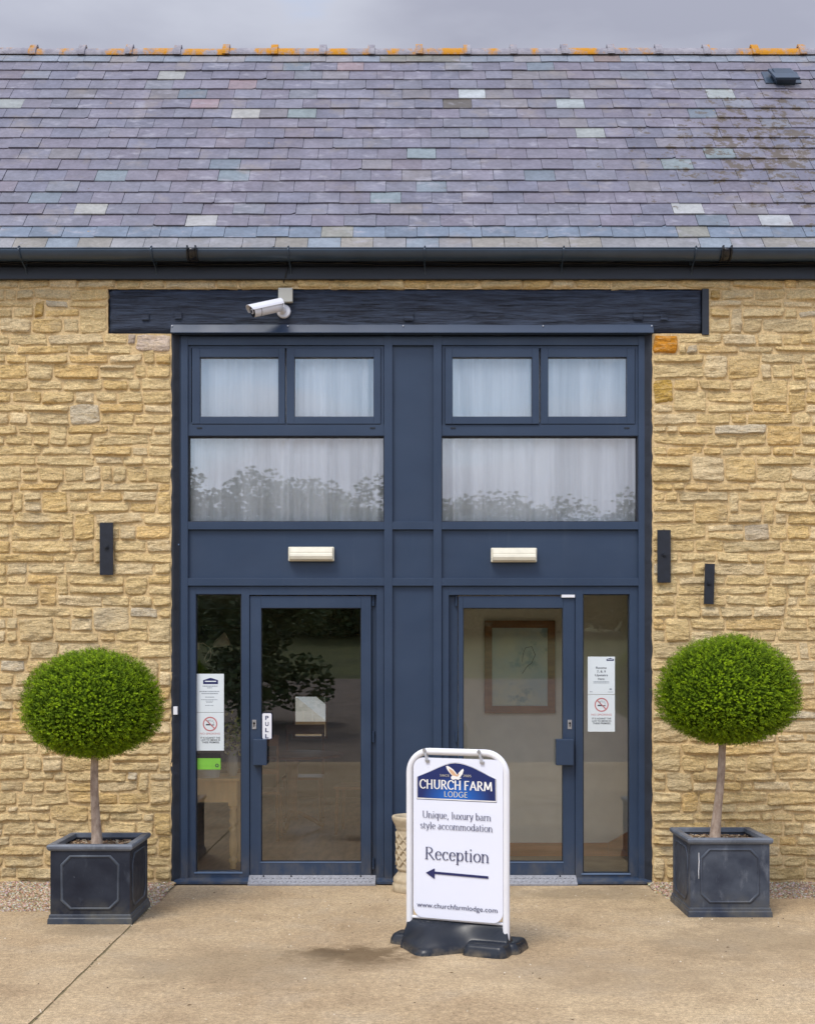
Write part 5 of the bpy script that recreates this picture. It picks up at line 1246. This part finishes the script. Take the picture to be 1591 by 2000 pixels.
# ------------------------------------------------------------------ planters and topiary
def planter(x0, x1, yf, yb, hgt_, mat_, label):
    cx, cy = (x0 + x1) / 2, (yf + yb) / 2; hx, hy = (x1 - x0) / 2, (yb - yf) / 2
    e = empty('lead_planter', (cx, cy, 0), label=label, cat='planter')
    g = G(); tp_ = .012; T = .02
    o0_ = [(-hx + .004, -hy + .004), (hx - .004, -hy + .004), (hx - .004, hy - .004), (-hx + .004, hy - .004)]
    h1 = hgt_ - .03
    vs = [(a, b, .03) for a, b in o0_] + [(a * 1.0, b, h1) for a, b in o0_] + [(a * (1 - T / hx), b * (1 - T / hy), h1) for a, b in o0_] + [(a * (1 - T / hx), b * (1 - T / hy), .05) for a, b in o0_]
    g.add(vs, [(i, (i + 1) % 4, 4 + (i + 1) % 4, 4 + i) for i in range(4)] + [(4 + i, 4 + (i + 1) % 4, 8 + (i + 1) % 4, 8 + i) for i in range(4)] + [(8 + i, 8 + (i + 1) % 4, 12 + (i + 1) % 4, 12 + i) for i in range(4)] + [(12, 13, 14, 15)])
    g.build('body', mat_, e, .003)
    def ringb(prof, name, m_):
        g = G(); vs = []
        for ex, z in prof: vs += [(-hx - ex, -hy - ex, z), (hx + ex, -hy - ex, z), (hx + ex, hy + ex, z), (-hx - ex, hy + ex, z)]
        n = len(prof); g.add(vs, [(4 * i + k, 4 * i + (k + 1) % 4, 4 * ((i + 1) % n) + (k + 1) % 4, 4 * ((i + 1) % n) + k) for i in range(n) for k in range(4)]); g.build(name, m_, e, .0015)
    ringb([(.0, h1 - .012), (.008, h1 - .006), (.014, h1 + .004), (.016, h1 + .018), (.010, h1 + .028), (-.02, h1 + .030), (-.032, h1 + .026), (-.034, h1 + .0), (-.02, h1 - .012)], 'rim', MT['leadrim'])
    ringb([(-.004, .062), (.004, .056), (.005, .040), (.010, .034), (.012, .0), (-.01, .0)], 'base_moulding', MT['leadedge'] if mat_ is MT['lead'] else mat_)
    z0, z1 = .095, hgt_ - .075; c_ = .055
    for k in range(4):
        hw_ = (hx if k % 2 == 0 else hy) - .075; dep = (hy if k % 2 == 0 else hx) - .004
        out = [(-hw_ + c_, z0), (hw_ - c_, z0), (hw_, z0 + c_), (hw_, z1 - c_), (hw_ - c_, z1), (-hw_ + c_, z1), (-hw_, z1 - c_), (-hw_, z0 + c_)]
        ro = Matrix.Rotation(k * math.pi / 2, 4, 'Z'); g = G(); vs = []
        for dr_, py_ in ((.007, .0005), (.004, .006), (-.003, .008), (-.008, .005), (-.012, .0005)):
            for a, b in out:
                L0 = math.hypot(a, b - (z0 + z1) / 2); f_ = (L0 + dr_) / L0
                vs.append(ro @ Vector((a * f_, -dep - py_, (b - (z0 + z1) / 2) * f_ + (z0 + z1) / 2)))
        g.add(vs, [(8 * i + q, 8 * i + (q + 1) % 8, 8 * (i + 1) + (q + 1) % 8, 8 * (i + 1) + q) for i in range(4) for q in range(8)], sm=True); g.build('panel_moulding', MT['leadedge'] if mat_ is MT['lead'] else mat_, e)
    g = G(); zs = hgt_ - .062; rnd = random.Random(int(cx * 100)); a_, b_ = hx - .024, hy - .024; N = 12
    g.add([(-a_ + 2 * a_ * i / N, -b_ + 2 * b_ * j / N, zs + rnd.uniform(-.008, .008)) for j in range(N + 1) for i in range(N + 1)], [(j * (N + 1) + i, j * (N + 1) + i + 1, (j + 1) * (N + 1) + i + 1, (j + 1) * (N + 1) + i) for j in range(N) for i in range(N)], col=(.10, .065, .04))
    for _ in range(1500):
        p = Vector((rnd.uniform(-a_, a_), rnd.uniform(-b_, b_), zs + rnd.uniform(.004, .02))); q = Matrix.Rotation(rnd.uniform(0, 6), 3, 'Z') @ Matrix.Rotation(rnd.uniform(-.7, .7), 3, 'X'); l, w_ = rnd.uniform(.006, .018), rnd.uniform(.003, .006)
        g.add([p + q @ Vector(v) for v in ((-l, -w_, 0), (l, -w_, 0), (l, w_, .001), (-l, w_, .001))], [(0, 1, 2, 3)], col=rnd.choice([(.30, .19, .11), (.44, .32, .20), (.18, .11, .07), (.50, .42, .30)]))
    o = g.build('bark_mulch', MT['chips'], e); o['kind'] = 'stuff'
    return e, Vector((cx, cy, zs))
pA, sA = planter(-2.248, -1.736, -1.425, -.86, .505, MT['lead'], 'dark square lead planter on the left holding the ball topiary')
pB, sB = planter(1.853, 2.378, -1.206, -.66, .515, MT['lead2'], 'paler weathered square lead planter on the right with a white scratch')
g = G(); g.tube([(-.205, -.2772, .42), (-.203, -.2772, .36), (-.206, -.2772, .30), (-.205, -.2772, .25)], [.002, .003, .0028, .0015], 5); g.build('scratch', MT['white'], pB)

crown_mesh = {}
def topiary(base, lean, ztop, zmid, zbot, rx, cx, label, seed):
    rnd = random.Random(seed)
    t_ = empty('topiary_tree', (base.x + lean[0], base.y, base.z), label=label, cat='tree', group='ball topiary trees either side of the entrance')
    off = t_.location.copy(); top = Vector((cx + (.015 if seed == 2 else -.03), base.y, zbot + .08))
    pts = []; n = 9
    for i in range(n):
        v = i / (n - 1); p = off.lerp(top, v) + Vector((.006 * math.sin(v * 5 + seed), .004 * math.sin(v * 7), 0)); pts.append(p - off)
    pts[0].z -= .02
    g = G(); g.tube(pts, [.042, .034, .030, .028, .027, .026, .025, .024, .024], 14); tr_ = g.build('trunk', MT['bark'], t_)
    for _ in range(7):
        a = rnd.uniform(0, 6.3); p0 = pts[-1] - Vector((0, 0, .03)); g = G()
        g.tube([p0, p0 + Vector((.13 * math.cos(a), .13 * math.sin(a), .06)), p0 + Vector((.27 * math.cos(a), .27 * math.sin(a), .16))], [.012, .008, .004], 6); g.build('limb', MT['bark'], t_)
    C0 = Vector((cx, base.y, zmid)) - off
    def rad(d):                                 # crown surface along direction d
        kz = (ztop - zmid) if d.z > 0 else (zmid - zbot)
        q = 2.1
        s = (math.hypot(d.x, d.y) / rx) ** q + (abs(d.z) / kz) ** q
        return (1 / s) ** (1 / q) * (1 + .035 * noise.noise(d * 2.6 + Vector((seed, 0, 0))) + .03 * noise.noise(d * 7 + Vector((0, seed, 0))))
    g = G()
    NA, NB = 60, 32; vs = []
    for j in range(NB + 1):
        for i in range(NA):
            th = math.pi * j / NB; ph = 2 * math.pi * i / NA; d = Vector((math.sin(th) * math.cos(ph), math.sin(th) * math.sin(ph), math.cos(th))); vs.append(C0 + d * rad(d) * (.915 + .03 * noise.noise(d * 12)))
    g.add(vs, [(j * NA + i, j * NA + (i + 1) % NA, (j + 1) * NA + (i + 1) % NA, (j + 1) * NA + i) for j in range(NB) for i in range(NA)], sm=True); g.build('dark_core', MT['crowncore'], t_)  # solid dark hull standing in for the crown's shaded inside
    g = G(); NSP = 13000
    for k in range(NSP):
        zc = 1 - 2 * (k + .5) / NSP; ph = k * 2.399963; rr_ = math.sqrt(1 - zc * zc)
        d = Vector((rr_ * math.cos(ph), rr_ * math.sin(ph), zc)) + Vector((rnd.gauss(0, .02), rnd.gauss(0, .02), rnd.gauss(0, .02))); d.normalize()
        if d.y > .55: 
            if rnd.random() < .45: continue
        base_r = rad(d); clump = noise.noise(d * 9 + Vector((seed * 3, 1, 2)))
        depth = rnd.uniform(.88, 1.0) + .06 * clump; p = C0 + d * base_r * depth
        out = (d + Vector((rnd.gauss(0, .35), rnd.gauss(0, .35), rnd.gauss(.12, .3)))).normalized()
        ln_ = rnd.uniform(.016, .042) * (1.5 if rnd.random() < .06 else 1)
        bright = rnd.uniform(.7, 1.2)
        base_c = (.115 * bright, .195 * bright, .003 * bright) if rnd.random() < .65 else (.27 * bright, .40 * bright, .006 * bright)
        o1 = out.orthogonal().normalized(); o2 = out.cross(o1)
        nl = 7
        for q in range(nl):
            v = (q + .5) / nl; a = q * 2.4 + rnd.uniform(-.4, .4)
            sd_ = (o1 * math.cos(a) + o2 * math.sin(a)); st = p + out * ln_ * v
            ld = (sd_ * .8 + out * rnd.uniform(.35, .9)).normalized(); L = rnd.uniform(.0070, .0118); w_ = L * .32
            wd = ld.cross(out).normalized() * w_; up_ = ld.cross(wd).normalized() * w_ * .4
            cc = tuple(x_ * (.85 + .3 * v) for x_ in base_c)
            g.add([st, st + ld * L * .5 + wd + up_, st + ld * L, st + ld * L * .5 - wd + up_], [(0, 1, 2), (0, 2, 3)], col=cc)
    g.build('crown', MT['leaf'], t_); return t_
scL = F / (D - 1.14); scR = F / (D - .93)
topiary(sA, (-.028, 0), EYE + (H - 1268) / scL - .02, EYE + (H - 1384) / scL, EYE + (H - 1473) / scL, 136 / scL - .012, (181 - PCX) / scL, 'clipped ball topiary on a bare stem in the left planter', 2)
topiary(sB, (-.03, 0), EYE + (H - 1240) / scR - .02, EYE + (H - 1360) / scR, EYE + (H - 1448) / scR, 138 / scR - .012, (1420 - PCX) / scR, 'clipped ball topiary on a leaning stem in the right planter', 5)

# ------------------------------------------------------------------ wood behind the camera, seen only in the glass
g = G(); rnd = random.Random(12)
def ftree(x, y, z, h, w, n=1500, leaf=.28, solid=True):
    g.tube([(x, y, z - .5), (x + .1, y, z + h * .4), (x, y, z + h * .8)], [.25, .16, .05], 6, col=(.1, .08, .06))
    bl = [(Vector((x + rnd.gauss(0, w * .28), y + rnd.gauss(0, w * .28), z + h * rnd.uniform(.08, .86))), w * rnd.uniform(.22, .4)) for _ in range(9)] + [(Vector((x, y, z + h * .55)), w * .45)]
    if solid:
        for c_, r_ in bl:
            vs = [c_ + Vector((math.sin(a) * math.cos(b), math.sin(a) * math.sin(b), math.cos(a))) * r_ * (.62 + .15 * noise.noise(Vector((a * 2, b * 2, c_.x)))) for a in (.05, .8, 1.57, 2.3, 3.09) for b in [k * .785 for k in range(8)]]
            g.add(vs, [(j * 8 + i, j * 8 + (i + 1) % 8, (j + 1) * 8 + (i + 1) % 8, (j + 1) * 8 + i) for j in range(4) for i in range(8)])
    for _ in range(n):
        c_, r_ = rnd.choice(bl); d = Vector((rnd.gauss(0, 1), rnd.gauss(0, 1), rnd.gauss(0, 1))).normalized(); p = c_ + Vector((d.x, d.y, d.z * .9)) * r_ * rnd.uniform(.6, 1.05)
        q = Matrix.Rotation(rnd.uniform(0, 6), 3, 'Z') @ Matrix.Rotation(rnd.uniform(0, 6), 3, 'X'); s_ = leaf * rnd.uniform(.6, 1.2)
        g.add([p + q @ Vector(v) for v in ((-s_, 0, 0), (0, -s_ * .6, 0), (s_, 0, 0), (0, s_ * .6, 0))], [(0, 1, 2, 3)])
for i in range(52):
    x = -40 + i * 1.6 + rnd.uniform(-.6, .6); y = -52 + rnd.uniform(-3, 3); hh_ = 7.2 + 1.7 * noise.noise(Vector((x * .16, 3, 0))) + rnd.uniform(-.5, .5)
    ftree(x, y, 2.7, max(6, hh_), 5.0, 7000, .145, False)
tag(g.build('woodland', MT['farleaf']), label='line of green trees across the yard, mirrored in the windows', cat='woodland', kind='stuff')
g = G(); ftree(-3.4, -17.5, .2, 3.6, 2.2, 6500, .085, False)
o = g.build('dark_leafy_tree', MT['farleaf']); tag(o, label='dark leafy tree across the yard mirrored in the left door', cat='tree')
